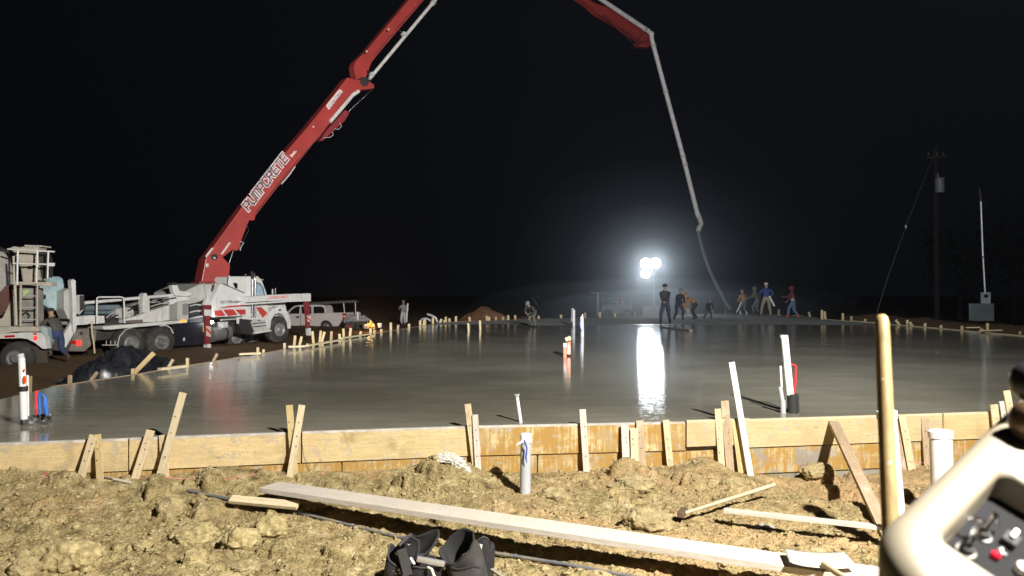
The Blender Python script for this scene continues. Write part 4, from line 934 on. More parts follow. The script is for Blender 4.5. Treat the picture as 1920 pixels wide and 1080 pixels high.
# section three and tip section
s3 = bp('boom_section', [(885, -160), (900, -150), (1112, 2), (1128, 8), (1146, 14), (1222, 64), (1226, 72), (1216, 88), (1196, 86), (1203, 76), (1180, 60), (1140, 34), (1124, 26), (1105, 8), (880, -139)], RED, -.2, .4, .015)
bt('delivery_pipe', [(915, -152), (1120, -8), (1217, 57), (1222, 62)], 8.5, PIPEL, .08, s3)
bt('hydraulic_cylinder', [(1133, 27), (1168, 60)], 5, RED2, -.05, s3); bt('hydraulic_rod', [(1166, 58), (1193, 86)], 2.2, CHROME, -.05, s3)
bt('truss_bar', [(1190, 84), (1206, 62)], 4, RED2, 0, s3); bt('truss_bar', [(1192, 84), (1214, 74)], 4, RED2, 0, s3)
for x, y in ((1222, 62), (1210, 53)): bt('pipe_clamp', [(x - 1.5, y - 1), (x + 1.5, y + 1)], 10, PIPEW, .08, s3)
s4 = bp('tip_section', [(1226, 78), (1235, 100), (1259.5, 196), (1293, 330), (1311, 408), (1308, 410), (1289, 332), (1255, 198), (1230, 104), (1221, 80)], RED, -.12, .12, .005)
bt('delivery_pipe', [(1222, 60), (1223, 72), (1226, 84), (1249, 172), (1281, 292), (1309, 405)], 8.5, PIPEL, .12, s4)
for x, y in ((1226, 84), (1249, 172), (1281, 292), (1285, 308), (1309, 402)): bt('pipe_clamp', [(x - .3, y - 2), (x + .3, y + 2)], 10.5, PIPEW, .12, s4)
bt('end_elbow', [(1309, 402), (1313, 412), (1315, 420), (1311, 427), (1309, 433)], 9, PIPEW, .12, s4)
hz = P(1310, 430, 50)
pts = [P(x, y, d) for x, y, d in ((1309, 431, 49.7), (1312, 448, 49.5), (1318, 470, 49.3), (1328, 500, 49), (1341, 530, 48.7), (1353, 552, 48.3), (1362, 569, 47.8), (1369, 579, 47.4))]
MB().tube(pts, [.10] * 8, 12).build('end_hose', M('grey_rubber_hose', (.13, .15, .15), .8), pump, True)

# ------------------------------------------------------------------ mixer truck
MT = Plane((-14, 20.6), (1, .06)); r0 = P(30, 700, 20.6)
mix = thing('mixer_truck', 'dusty concrete mixer truck backed up at the left edge with ladder and drum', 'truck', (r0.x, r0.y, -.85))
def mp_(name, pts, mt, off=0, depth=.1, bevel=0, parent=mix): return MB().poly(MT, pts, off, depth).build(name, mt, parent, False, bevel)
def mt_(name, pts, wpx, mt, off=0, parent=mix): return MB().tube([MT.at(x, y, off) for x, y in pts], wpx / 2 / F * 20.6, 10).build(name, mt, parent, True)
wheel(29, 672, .455, .5, 0, MT, mix, True, .24); wheel(-52, 674, .455, .5, 0, MT, mix, True, .24)
c = MT.at(-60, 520, -1.25); ax = Vector((-1, .0, -.14)).normalized()
drm = MB().lathe(c, ax, [(-1.06, .0), (-1.06, .52), (-1.0, .66), (-.75, .86), (-.2, 1.1), (.6, 1.22), (2.2, 1.25), (3.5, 1.0), (4.3, .5), (4.35, 0)], 48).build('drum', M('drum_grey', (.50, .49, .46), .45, dirt=(.35, .31, .26), dsc=1.2), mix, True)
MB().lathe(c, ax, [(-1.02, .60), (-1.08, .68), (-.98, .76), (-.9, .72)], 40).build('drum_ring', UNDER, drm, True)
mp_('hopper', [(16, 464), (26, 461), (34, 464), (52, 459), (74, 461), (68, 472), (68, 500), (72, 526), (42, 532), (38, 505), (28, 478)], CREAM, -.5, .45, .05)
mp_('hopper_rim', [(45, 459), (77, 460), (78, 463), (46, 463)], CREAM, -.45, .5, .01)
mp_('hopper_opening', [(52, 499), (66, 498), (66, 501), (56, 505), (51, 504)], UNDER, -.485, .02)
mp_('chute_wedge', [(71, 470), (80, 476), (85, 492), (84, 520), (78, 520)], UNDER, -.6, .4)
mp_('front_bracket', [(10, 536), (24, 532), (26, 560), (12, 582), (0, 592), (-20, 600), (-20, 570)], M('red_brown_iron', (.13, .06, .045), .7), -.7, .5, .01)
mp_('pedestal', [(-40, 610), (5, 596), (24, 555), (29, 560), (32, 610), (-10, 620)], CREAM, -.6, .8, .01)
for a in ([(14, 467), (102, 472)], [(33, 467), (32, 534)], [(70, 470), (68, 532)], [(90, 472), (89, 522)], [(24, 494), (100, 496)]): mt_('rail', a, 3.4, WHITE, 0)
mp_('rail_tab', [(90, 493), (101, 493), (101, 499), (90, 499)], WHITE, .02, .05)
mp_('platform', [(24, 528), (96, 529), (96, 537), (24, 534)], CREAM, .0, .3, .01)
lad = mt_('ladder', [(39, 530), (39, 612)], 3.2, CREAM, .05); mt_('ladder_rail', [(70, 530), (70, 612)], 3.2, CREAM, .05, lad)
for y in (533, 555, 577, 599): mt_('rung', [(39, y), (70, y)], 2.6, CREAM, .05, lad)
mt_('vertical_tube', [(28, 535), (31, 610)], 5, CREAM, 0); mt_('vertical_tube', [(25, 480), (27, 540)], 4, CREAM, -.1)
mp_('inner_panel', [(32, 540), (70, 540), (72, 612), (32, 612)], M('grey_inner', (.24, .23, .21), .6, dirt=(.4, .38, .33), dsc=4), -.4, .3, .01)
mp_('reflective_scrap', [(42, 545), (52, 542), (54, 548), (44, 556)], M('lime_scrap', (.45, .55, .25), .3), -.36, .02)
mt_('water_hose', [(42, 590), (50, 585), (56, 592), (52, 598)], 3, DARK, -.3)
mp_('rear_frame', [(-40, 614), (28, 612), (72, 612), (72, 622), (30, 622), (-40, 634)], CREAM, .0, .4, .02)
fn = mp_('fender', [(-60, 628), (0, 626), (52, 623), (76, 624), (84, 632), (88, 654), (80, 654), (66, 643), (52, 636), (40, 634), (-60, 637)], WHITE, .05, .25, .01)
mp_('reflector', [(9, 629), (28, 628), (28, 632), (9, 633)], TAILD, .06, .01, parent=fn)
mp_('tail_light', [(63, 630), (70, 630), (70, 638), (63, 638)], TAIL, .06, .02, parent=fn); mp_('reflector', [(63, 624.5), (69, 624.5), (69, 628), (63, 628)], TAILD, .06, .01, parent=fn)
mp_('mud_flap', [(58, 648), (88, 655), (90, 692), (60, 694)], M('mud_flap_brown', (.07, .055, .04), .9), -.2, .04)
mp_('chute', [(76, 612), (88, 614), (92, 640), (86, 652), (78, 640)], M('worn_blue_chute', (.3, .4, .42), .5), -.2, .3, .01)
# pale blue hood standing on the pump hopper
hd = MB(); pr = [(69, 532), (76, 522), (90, 518), (112, 518), (119, 522), (121, 534), (121, 577), (112, 584), (96, 580), (72, 566)]
hd.poly(PT, [(x, y) for x, y in pr], -.6, 1.2); hd.build('splash_hood', M('pale_blue_plastic', (.32, .46, .50), .3, var=.5, sc=1.5, dirt=(.5, .55, .55), dsc=1.2), pump, False, .06)

# ------------------------------------------------------------------ pickup, trailer, fire
KP = Plane((-13.0, 46.5), (6.6, -2.2)); rk = P(600, 620, 44.5)
pk = thing('pickup_truck', 'white pickup truck seen from its side behind the pump truck', 'pickup', (rk.x, rk.y, -.75))
def kp(name, pts, mt, off=0, depth=.1, bevel=0, parent=pk): return MB().poly(KP, pts, off, depth).build(name, mt, parent, False, bevel)
PKW = M('pickup_white', (.68, .60, .57), .35, var=.08)
kb = kp('body', [(500, 589), (536, 588), (612, 588), (614, 586.5), (648, 586), (649, 600), (648, 611), (624, 613), (621, 606), (616, 602), (610, 600.5), (604, 602), (600, 607), (599, 616), (545, 617), (500, 618)], PKW, 0, 1.8, .03)
kc = kp('cab_roof', [(534, 589), (542, 581), (551, 573.5), (562, 571.6), (600, 571.2), (606, 572), (609, 576), (611, 588)], PKW, -.02, .9, .05)
kp('window', [(541, 588.5), (546, 582), (554, 575.5), (562, 574.5), (561, 588.5)], GLASS, -.008, .02, parent=kc); kp('window', [(565, 575), (583, 574.5), (584, 588), (566, 588)], GLASS, -.008, .02, parent=kc)
kp('window', [(588, 575), (602, 574.5), (608, 578), (608.5, 587), (588, 587.5)], GLASS, -.008, .02, parent=kc)
kp('tail_light', [(641.5, 588), (648.4, 587.6), (648.4, 600), (642.5, 600)], TAILD, .012, .05, parent=kb); kp('reverse_lamp', [(642.5, 592), (648.6, 592), (648.6, 594.5), (642.5, 594.5)], PVC, .018, .05, parent=kb)
kp('door_handle', [(555, 593), (561, 593), (561, 596), (555, 596)], GLASS, .015, .02, parent=kb)
kp('rear_bumper', [(622, 612), (650, 610), (651, 614), (622, 616)], CHROME, .02, 1.8, .01)
kp('door_seam', [(563.2, 589), (563.8, 589), (563.8, 615), (563.2, 615)], UNDER, .008, .02, parent=kb)
wheel(611, 612, .38, .26, .02, KP, pk, False, .21); wheel(522, 614, .38, .26, .02, KP, pk, False, .21)
for a in ([(583, 568), (668, 564)], [(583, 569.5), (668, 566)]): MB().tube([KP.at(x, y, -.1) for x, y in a], .05, 8).build('ladder_rack', STEEL, pk, True)
for a in ([(590, 568), (592, 573)], [(644, 565), (646, 587)], [(666, 565), (667, 590)], [(666, 564), (672, 566)]): MB().tube([KP.at(x, y, -.1) for x, y in a], .035, 8).build('rack_post', STEEL, pk, True)
q = P(670, 618, 42); tr = thing('utility_trailer', 'small flat trailer piled with grey tarp and red cans behind the pickup', 'trailer', (q.x, q.y, -.72))
TP = Plane((q.x, q.y), (1, -.1))
MB().poly(TP, [(650, 604), (690, 602), (690, 606), (650, 608)], 0, 1.4).build('bed', UNDER, tr, False, .01)
mb = MB()
for i in range(8): mb.ball(TP.at(655 + i * 4.2, 600 - 4 * math.sin(i * 1.3) + (2 if i > 5 else 0), -.5), .25, 3, (1.2, 1, .7), .5, 2, i)
mb.build('tarp_pile', M('grey_tarp', (.30, .30, .31), .7, var=.4), tr, True)
for x in (656, 676): MB().wheel(TP.at(x, 612, .05), (0, -1, 0), .28, .18, .12).build('wheel', TYRE, tr, True)
MB().poly(TP, [(649, 609), (664, 609), (664, 616), (649, 616)], .1, .4).build('red_can', RED2, tr, False, .02)
MB().tube([TP.at(671, 600, -.2), TP.at(670.5, 585, -.2)], .05, 8).build('white_post', PVC, tr, True)
def bucket(px, py, d, lab, mt, w=8):
    c = P(px, py, d); r = w / 2 / F * d
    tag(MB().lathe(c, (0, 0, 1), [(0, 0), (0, r * .8), (r * 2.0, r), (r * 2.0, r * .9), (.05, r * .72), (.05, 0)], 18).build('bucket', mt, smooth=True), lab, 'bucket')
bucket(712.5, 614, 38, 'white bucket to the right of the fire', PVC); bucket(685, 616, 38, 'pale grey bucket to the left of the fire', M('bucket_grey', (.35, .33, .3), .6), 8)
# camp fire
fq = P(696, 617, 38); fire = thing('camp_fire', 'small bright wood fire burning beyond the left form', 'fire', (fq.x, fq.y, fq.z))
def flame_mat():
    m, t, n, l, b = nt('flame'); tc = n.new('ShaderNodeTexCoord').outputs['Object']
    c = ramp(n, l, noise(n, l, tc, 5, 3, .6), [(.35, (1, .12, .01)), (.5, (1, .38, .06)), (.62, (1, .8, .35))])
    l.new(c, b.inputs['Emission Color']); b.inputs['Emission Strength'].default_value = 1.7; b.inputs['Base Color'].default_value = (.1, .05, .02, 1); return m
mb = MB()
for i in range(16):
    x = random.uniform(-.15, .15); h = random.uniform(.16, .46) * (1 - abs(x) * 2.6); y = random.uniform(-.08, .08)
    mb.tube([fq + Vector((x, y, .03)), fq + Vector((x + random.uniform(-.04, .04), y, .03 + h * .5)), fq + Vector((x + random.uniform(-.07, .07), y, .03 + h))], [.055, .045, .004], 7)
mb.build('flames', flame_mat(), fire, True)
mb = MB()
for i in range(7):
    a = i * .9; mb.cyl(fq + Vector((-.28 * math.cos(a), -.22 * math.sin(a), .0)), fq + Vector((.26 * math.cos(a), .2 * math.sin(a), .10)), .035, seg=7)
mb.build('logs', M('charred_wood', (.03, .02, .015), .9), fire, True)
fl = bpy.data.lights.new('fire_light', 'POINT'); fl.energy = 90; fl.color = (1, .45, .12); fl.shadow_soft_size = .2
fo = bpy.data.objects.new('fire_light', fl); COL.objects.link(fo); fo.location = fq + Vector((0, -.1, .45))

# ------------------------------------------------------------------ far light tower and far vehicle
lt = thing('light_tower', 'blazing mobile light tower beyond the far slab edge', 'light tower', (FARL.x, FARL.y, -.3))
MB().tube([FARL + Vector((-.1, 0, -.3)), FARL + Vector((-.1, 0, 3.2))], [.07, .05], 10).build('mast', STEEL, lt, True)
MB().tube([FARL + Vector((-.75, 0, 3.1)), FARL + Vector((.25, 0, 3.1))], .04, 8).build('crossbar', STEEL, lt, True)
mb = MB(); mb.box(FARL + Vector((-.1, .6, .1)), (1.5, .9, .8)); mb.build('engine_housing', M('yellow_housing', (.4, .38, .3), .6), lt, bevel=.05)
LG = emis('floodlight_glow', (.93, .97, 1), 7)
for dx, dz, r in ((-.66, 3.45, .40), (.0, 3.48, .38), (-.70, 2.76, .34)):  # lamp faces built oversized to take in their glare
    c = FARL + Vector((dx, -.1, dz)); axx = Vector((-.18, -1, -.02)).normalized()
    h = MB().lathe(c, axx, [(-.25, .0), (-.25, .12), (-.05, r * .8), (.03, r), (.05, r), (.05, r * .95)], 24).build('lamp_head', STEEL, lt, True)
    MB().lathe(c, axx, [(.04, r * .95), (.07, r * .7), (.085, 0)], 24).build('lens', LG, h, True)
VP = Plane((7, 60), (1, 0)); q = VP.at(1150, 592)
vt = thing('work_truck', 'dim work truck with a ladder rack and a red tank left of the far lights', 'truck', (q.x, q.y, -.4))
def vp(name, pts, mt, off=0, depth=.1, bevel=0): return MB().poly(VP, pts, off, depth).build(name, mt, vt, False, bevel)
vp('body', [(1128, 573), (1140, 572), (1146, 564), (1160, 564), (1162, 573), (1185, 573), (1186, 588), (1128, 588)], M('olive_truck', (.22, .22, .17), .5), 0, 1.8, .04)
vp('window', [(1143, 572), (1147, 566), (1158, 566), (1159, 572)], GLASS, .02, .03)
for x in (1138, 1176): MB().wheel(VP.at(x, 588, .05), (0, -1, 0), .36, .25, .15).build('wheel', TYRE, vt, True)
for a in ([(1128, 560), (1184, 559)], [(1130, 560), (1131, 573)], [(1183, 560), (1183, 573)]): MB().tube([VP.at(x, y, 0) for x, y in a], .05, 8).build('ladder_rack', STEEL, vt, True)
MB().tube([VP.at(1167, 572, .05), VP.at(1167, 562, .05)], [.17, .15], 14).build('red_tank', REDT, vt, True)
q = P(1121, 590, 57); t = thing('line_post', 'short T-shaped post left of the dim work truck', 'post', (q.x, q.y, q.z))
MB().tube([P(1121, 592, 57), P(1121, 549, 57)], .08, 8).build('post', PVCG, t, True); MB().tube([P(1107, 549, 57), P(1134, 549, 57)], .05, 8).build('crossbar', STEEL, t, True)

# ------------------------------------------------------------------ utility pole, service mast
q = P(1757, 600, 45); up = thing('utility_pole', 'dark wooden utility pole carrying a pale transformer can', 'utility pole', (q.x, q.y, q.z - .6))
MB().tube([q - Vector((0, 0, .8)), P(1755, 278, 45)], [.17, .11], 14).build('pole', M('creosote_pole', (.009, .008, .007), .9, bmp=.5), up, True)
tcn = P(1763, 361, 44.7); MB().lathe(tcn, (0, 0, 1), [(0, 0), (0, .22), (.06, .25), (.78, .25), (.8, .28), (.86, .26), (.92, .08), (.92, 0)], 24).build('transformer', M('transformer_grey', (.20, .21, .22), .5), up, True)
MB().tube([tcn + Vector((-.1, 0, .9)), tcn + Vector((-.12, 0, 1.15))], [.06, .04], 8).build('bushing', M('porcelain', (.2, .18, .17), .3), up, True)
mb = MB(); mb.beam(P(1738, 296, 44.8), P(1775, 292, 44.8), .1, .1); mb.build('cross_arm', M('dark_arm', (.03, .025, .02), .8), up)
GAL0 = M('dull_insulator', (.05, .045, .045), .5)
for x in (1742, 1758, 1770): MB().lathe(P(x, 291, 44.8), (0, 0, 1), [(0, .05), (.1, .07), (.2, .05), (.25, 0)], 10).build('insulator', GAL0, up, True)
MB().tube([P(1755, 283, 45), P(1730, 345, 43), P(1699, 425, 41), P(1668, 510, 39), P(1645, 582, 37.5), P(1641, 600, 37)], .014, 6).build('guy_wire', M('galvanised_wire', (.12, .12, .12), .6), up, True)
MB().ball(P(1699, 425, 41), .06, 2, (1, 1, 2)).build('wire_insulator', PVCG, up, True)
d = 32.5; q = P(1840, 600, d); sv = thing('electric_service', 'grey electric cabinet with a meter box and a tall thin conduit mast', 'electric cabinet', (q.x, q.y, q.z))
GAL = M('galvanised_grey', (.13, .155, .17), .5, .2)
mb = MB(); mb.beam(P(1840, 601.5, d), P(1840, 569, d), 38 / F * d, .35, up=(0, 1, 0)); cb = mb.build('cabinet', GAL, sv, bevel=.01)
mb = MB(); mb.beam(P(1840, 600, d - .19), P(1840, 571, d - .19), 34 / F * d, .02, up=(0, 1, 0)); mb.build('door', GAL, cb, bevel=.005)
mb = MB(); mb.beam(P(1848, 569, d), P(1848, 548, d), 13 / F * d, .22, up=(0, 1, 0)); mt = mb.build('meter_box', M('meter_grey', (.3, .32, .34), .5), sv, bevel=.01)
MB().lathe(P(1848, 555, d - .11), (0, -1, 0), [(0, .08), (.07, .075), (.09, 0)], 18).build('meter', GLASS, mt, True)
MB().tube([P(1847, 548, d), P(1843, 470, d), P(1840, 376, d)], .035, 12).build('mast', M('mast_white', (.6, .6, .62), .35, .2), sv, True)
MB().tube([P(1840, 378, d), P(1840, 372, d), P(1837, 350, d)], [.035, .06, .02], 8).build('weatherhead', DARK, sv, True)
MB().ball(P(1843.5, 482, d), .05, 2).build('coupling', GAL, sv, True)

# ------------------------------------------------------------------ people
SKIN = M('skin', (.36, .22, .15), .6, var=.05)
def ik(a, b, l1, l2, pole):
    d = b - a; D = min(d.length, (l1 + l2) * .995); d.normalize(); b = a + d * D
    x = (l1 * l1 - l2 * l2 + D * D) / (2 * D); h = math.sqrt(max(l1 * l1 - x * x, 1e-6))
    pole = Vector(pole); pole = (pole - d * pole.dot(d)).normalized(); return a + d * x + pole * h, b
def person(foot, heading, H, lean, hips, feet, hands, cols, label, hat=None, headpitch=.0, tool=None, group=None, hair=(.03, .025, .02), twist=0):
    """foot: world point under the pelvis; heading: direction faced (rad, 0=+Y); local x right, y forward"""
    s = H / 1.75; jack, pants, boot = cols
    M3 = Matrix.Rotation(heading, 4, 'Z')
    pel = Vector((0, 0, .93 * s * hips)); ld = Vector((0, math.sin(lean), math.cos(lean)))
    waist = pel + ld * .16 * s; chest = pel + ld * .38 * s; neck = pel + ld * .54 * s
    hd = Vector((0, math.sin(lean * .6 + headpitch), math.cos(lean * .6 + headpitch)))
    n2 = neck + hd * .07 * s; head = n2 + hd * .11 * s; top = head + hd * .10 * s
    V = []; RR = []; E = []; K = []
    def add(p, r, par, kind): V.append(p); RR.append(r); K.append(kind); 
    def node(p, r, par, kind):
        V.append(p); bk = 1.0 if kind == 's' else 1.2; RR.append((r[0] * s * bk, r[1] * s * bk) if isinstance(r, tuple) else (r * s * bk, r * s * bk)); K.append(kind)
        if par is not None: E.append((par, len(V) - 1))
        return len(V) - 1
    i0 = node(pel, (.155, .12), None, 'p'); i1 = node(waist, (.145, .115), i0, 'j'); i2 = node(chest, (.17, .125), i1, 'j'); i3 = node(neck, .075, i2, 'j')
    i4 = node(n2, .058, i3, 's'); i5 = node(head, (.082, .10), i4, 's'); i6 = node(top, (.062, .075), i5, 's')
    heads = []
    for sx in (-1, 1):
        hip = pel + Vector((sx * .10, 0, -.04)) * s; h = node(hip, .10, i0, 'p')
        f = feet[0 if sx < 0 else 1]; ank = Vector((sx * .12 * s + f[0], f[1], .09 * s + (f[2] if len(f) > 2 else 0)))
        kn, ank = ik(hip, ank, .43 * s, .42 * s, (sx * .1, 1, 0))
        k = node(kn, .068, node(hip.lerp(kn, .5), .088, h, 'p'), 'p'); a = node(ank, .048, node(kn.lerp(ank, .4), .062, k, 'p'), 'b')
        node(ank + Vector((sx * .01, .15 * s, -.05 * s)), .036, a, 'b')
        sh = chest + ld * .10 * s + Vector((sx * .19 * s, 0, 0)); sn = node(sh, .068, i2, 'j')
        hp = hands[0 if sx < 0 else 1]; hp = chest + Vector(hp) * s
        el, wr = ik(sh, hp, .29 * s, .27 * s, (sx * .6, -.5, -.6))
        e = node(el, .05, sn, 'j'); wn = node(wr, .036, node(el.lerp(wr, .5), .046, e, 'j'), 'j')
        dr = (wr - el).normalized(); pm = wr + dr * .07 * s; node(pm, .036, wn, 's'); heads.append((wr, pm, dr, sx))
    me = bpy.data.meshes.new('b'); me.from_pydata([tuple(v) for v in V], E, []); o = bpy.data.objects.new('b', me); COL.objects.link(o)
    md = o.modifiers.new('k', 'SKIN'); md.branch_smoothing = .6
    if not me.skin_vertices: raise RuntimeError('no skin layer')
    for i, r in enumerate(RR): me.skin_vertices[0].data[i].radius = r
    me.skin_vertices[0].data[0].use_root = True
    o.modifiers.new('s', 'SUBSURF').levels = 2
    bpy.context.view_layer.update()
    m2 = bpy.data.meshes.new_from_object(o.evaluated_get(bpy.context.evaluated_depsgraph_get())); bpy.data.objects.remove(o)
    bm = MB(); bm.bm.from_mesh(m2)
    kd = {'j': 0, 'p': 1, 'b': 2, 's': 3}
    ctr = [(V[a].lerp(V[b], t), K[a] if t < .5 else K[b]) for a, b in E for t in (0, .25, .5, .75, 1)]
    for f in bm.bm.faces:
        c = f.calc_center_median(); f.material_index = kd[min(ctr, key=lambda q: (q[0] - c).length_squared)[1]]; f.smooth = True
    # fingers, thumb, nose, ears
    for wr, pm, dr, sx in heads:
        side = dr.cross(Vector((0, 1, 0))).normalized() if abs(dr.y) < .9 else Vector((1, 0, 0)); dn = side.cross(dr).normalized()
        for k, ln in enumerate((.065, .075, .07, .055)):
            b0 = pm + side * (k - 1.5) * .019 * s; b1 = b0 + (dr * .6 + dn * .25).normalized() * ln * .6 * s; b2 = b1 + (dr * .2 + dn).normalized() * ln * .5 * s
            bm.tube([b0, b1, b2], [.011 * s, .010 * s, .008 * s], 6, mi=3)
        b0 = wr.lerp(pm, .5) - side * .03 * s; bm.tube([b0, b0 + (dr - side).normalized() * .04 * s, b0 + (dr * 1.2 + dn * .5 - side * .4).normalized() * .07 * s], [.013 * s, .012 * s, .009 * s], 6, mi=3)
    fw = Vector((0, math.cos(lean * .6 + headpitch), -math.sin(lean * .6 + headpitch)))
    bm.tube([head + fw * .09 * s + hd * .02 * s, head + fw * .118 * s - hd * .015 * s], [.008 * s, .017 * s], 6, mi=3)
    for sx in (-1, 1): bm.ball(head + Vector((sx * .082 * s, -.005, 0)), .028 * s, 1, (.4, .8, 1.2), mi=3)
    loc = Vector(foot)
    for v in bm.bm.verts: v.co = loc + (M3 @ v.co)
    root = bm.build('person', [jack, pants, boot, SKIN], base=loc, recalc=False); tag(root, label, 'person', group)
    for p in root.data.polygons: p.use_smooth = True
    def tw(p): return loc + (M3 @ p)
    # eyes/mouth
    mb = MB()
    for sx in (-1, 1): mb.ball(tw(head + fw * .088 * s + hd * .03 * s + Vector((sx * .032 * s, 0, 0))), .011 * s, 1)
    mb.build('eyes', M('eye_dark', (.02, .015, .01), .3), root, True)
    up3 = (M3 @ hd); hc = tw(head + hd * .035 * s)
    if hat == 'hood': MB().lathe(tw(head - hd * .02 * s - fw * .02 * s), up3, [(-.12 * s, .09 * s), (-.03 * s, .118 * s), (.06 * s, .115 * s), (.11 * s, .07 * s), (.135 * s, 0)], 20).build('hood', jack, root, True)
    elif hat:
        MB().lathe(hc, up3, [(-.01 * s, .108 * s), (.03 * s, .108 * s), (.07 * s, .09 * s), (.095 * s, .05 * s), (.10 * s, 0)], 20).build('hat', hat, root, True)
        MB().beam(tw(head + hd * .04 * s + fw * .09 * s), tw(head + hd * .03 * s + fw * .165 * s), .13 * s, .012, up=up3).build('hat_brim', hat, root)
    else: MB().lathe(tw(head + hd * .02 * s - fw * .012 * s), up3, [(-.02 * s, .099 * s), (.04 * s, .104 * s), (.085 * s, .075 * s), (.11 * s, 0)], 20).build('hair', M('hair', hair, .9), root, True)
    return root, [tw(q[1]) for q in heads]
C = lambda n_, c, r=.85: M(n_, c, r, var=.25, sc=7, bmp=.4, bsc=14)
JEAN = C('blue_jeans', (.035, .055, .13)); KHAKI = C('khaki', (.34, .28, .20)); TAN = C('tan_canvas', (.34, .19, .085)); BOOTB = C('brown_boots', (.07, .045, .03)); DRK = C('dark_cloth', (.03, .032, .036)); OLV = C('olive_cloth', (.12, .11, .08)); GREYC = C('grey_cloth', (.17, .165, .17)); NAVY = C('royal_blue_jacket', (.03, .06, .22)); MAR = C('maroon_hoodie', (.14, .025, .04)); REDB = C('red_boots', (.42, .08, .06)); WHB = C('white_boots', (.5, .5, .48)); WHT = C('white_hat', (.6, .6, .58), .5); DJ = C('dark_jacket', (.085, .075, .06)); LJ = C('washed_jeans', (.10, .17, .26))
# man stepping between the trucks (seen from behind-right, leaning left)
f0 = P(110, 676, 21.2)
person((f0.x, f0.y, f0.z), R(72), 1.62, .50, .88, [(0, .12, .10), (0, -.28)], [(-.05, .42, .02), (.05, .45, -.10)], (DJ, C('navy_jeans', (.035, .05, .12)), BOOTB), 'man in a dark jacket and jeans leaning toward the mixer truck ladder', hair=(.03, .03, .03))
def at_feet(px, py, d): return P(px, py, d)
def pole_tool(name, a, b, r, mt, lab, cat='tool'): tag(MB().tube([a, b], r, 8).build(name, mt, smooth=True), lab, cat)
# figure by the fire
f = P(757, 612, 47); r_, hn = person(f, R(165), 1.62, .08, .98, [(0, .05), (0, -.05)], [(-.18, .15, -.22), (.14, .28, -.05)], (C('grey_jacket', (.26, .24, .25)), C('pale_trousers', (.48, .45, .44)), BOOTB), 'figure in a grey jacket and pale trousers holding a white pole beyond the left form', GREYC)
pole_tool('pole', P(762, 604, 46.6), P(764.5, 569, 46.6), .05, PVC, 'white pole held by the figure beyond the left form', 'pole')
# worker bending by the far left form
f = P(1001, 611, 30.5); person(f, R(150), 1.42, 1.15, .80, [(-.05, .12), (.05, -.14)], [(-.05, .25, -.30), (.05, .35, -.25)], (DRK, OLV, OLV), 'worker in olive trousers bending over alone at the far left of the slab', GREYC)
pole_tool('rake', P(998, 558, 31), P(1011, 575, 31), .03, CHROME, 'shiny tool handle held up beside the lone bending worker')
# silhouettes in front of the far lights
f = P(1248, 608, 33); person(f, R(160), 1.80, .28, .95, [(-.10, .22), (.12, -.20)], [(-.05, .42, -.28), (.02, .40, -.30)], (DRK, C('dark_blue_cloth', (.035, .045, .07)), DRK), 'tall dark worker in front of the light tower pushing a float', DRK)
a = G(1238, 612); b = G(1290, 617); pole_tool('float_handle', P(1250, 575, 32.6), P(1256, 606, 31.5), .022, CHROME, 'handle of the float pushed by the tall dark worker')
mb = MB(); mb.beam(G(1244, 613, .03), G(1296, 619, .03), .12, .05); tag(mb.build('bull_float', STEEL, bevel=.005), 'flat steel float lying on the wet concrete below the tall dark worker', 'float')
f = P(1271, 600, 37.5); person(f, R(200), 1.66, .45, .93, [(-.06, .12), (.06, -.1)], [(-.05, .38, -.35), (.05, .42, -.32)], (DRK, DRK, DRK), 'dark stooping worker between the tall dark one and the tan jacket', GREYC)
f = P(1304, 599, 39.5); person(f, R(100), 1.70, .95, .93, [(-.05, .14), (.05, -.16)], [(-.05, .25, -.45), (.05, .30, -.42)], (TAN, DRK, DRK), 'worker in a tan jacket bent far forward left of the hose', TAN)
f = P(1326, 598, 41); person(f, R(190), 1.40, .9, .82, [(-.05, .1), (.05, -.1)], [(-.05, .3, -.4), (.05, .3, -.4)], (DRK, C('green_grey', (.07, .08, .075)), DRK), 'crouching dark worker just left of the hose end', GREYC)
f = P(1395, 591, 45); person(f, R(20), 1.62, .30, .90, [(-.08, .05), (.08, -.05)], [(-.22, .25, -.30), (.05, .30, -.30)], (TAN, C('slate_trousers', (.10, .12, .14)), WHB), 'worker in a tan jacket and pale boots right of the hose end', GREYC)
pole_tool('rake', P(1390, 566, 44.6), P(1381, 586, 44.6), .03, PVC, 'pale tool handle held low by the tan-jacketed worker right of the hose')
f = P(1421, 592, 45.5); person(f, R(60), 1.85, .32, .94, [(-.08, .16), (.08, -.14)], [(-.05, .40, -.25), (.1, .42, -.22)], (C('camo', (.11, .105, .085)), C('grey_green_trousers', (.10, .115, .115)), DRK), 'worker in mottled grey-green with a grey hood behind the blue jacket', 'hood')
f = P(1437, 591, 44); person(f, R(-12), 1.90, .14, .97, [(-.16, .05), (.10, -.02)], [(-.30, .22, -.25), (.22, .10, -.30)], (NAVY, KHAKI, KHAKI), 'worker in a blue jacket, khaki trousers and white hat', WHT)
pole_tool('trowel_bar', P(1442, 555, 43.7), P(1452, 574, 43.7), .06, PVC, 'pale bar carried by the worker in the blue jacket')
f = P(1488, 597, 43); person(f, R(70), 1.90, .18, .96, [(-.06, .30), (.06, -.30)], [(-.15, .42, -.15), (.10, .25, -.38)], (MAR, LJ, REDB), 'worker in a maroon hoodie and blue jeans striding at the far right of the crew', 'hood')
mb = MB(); mb.ball(P(1486, 562, 42.6), .10, 2, (1, .8, .9), .3, 3, 2); tag(mb.build('work_gloves', WHB, smooth=True), 'pale gloves at the hip of the worker in the maroon hoodie', 'gloves')

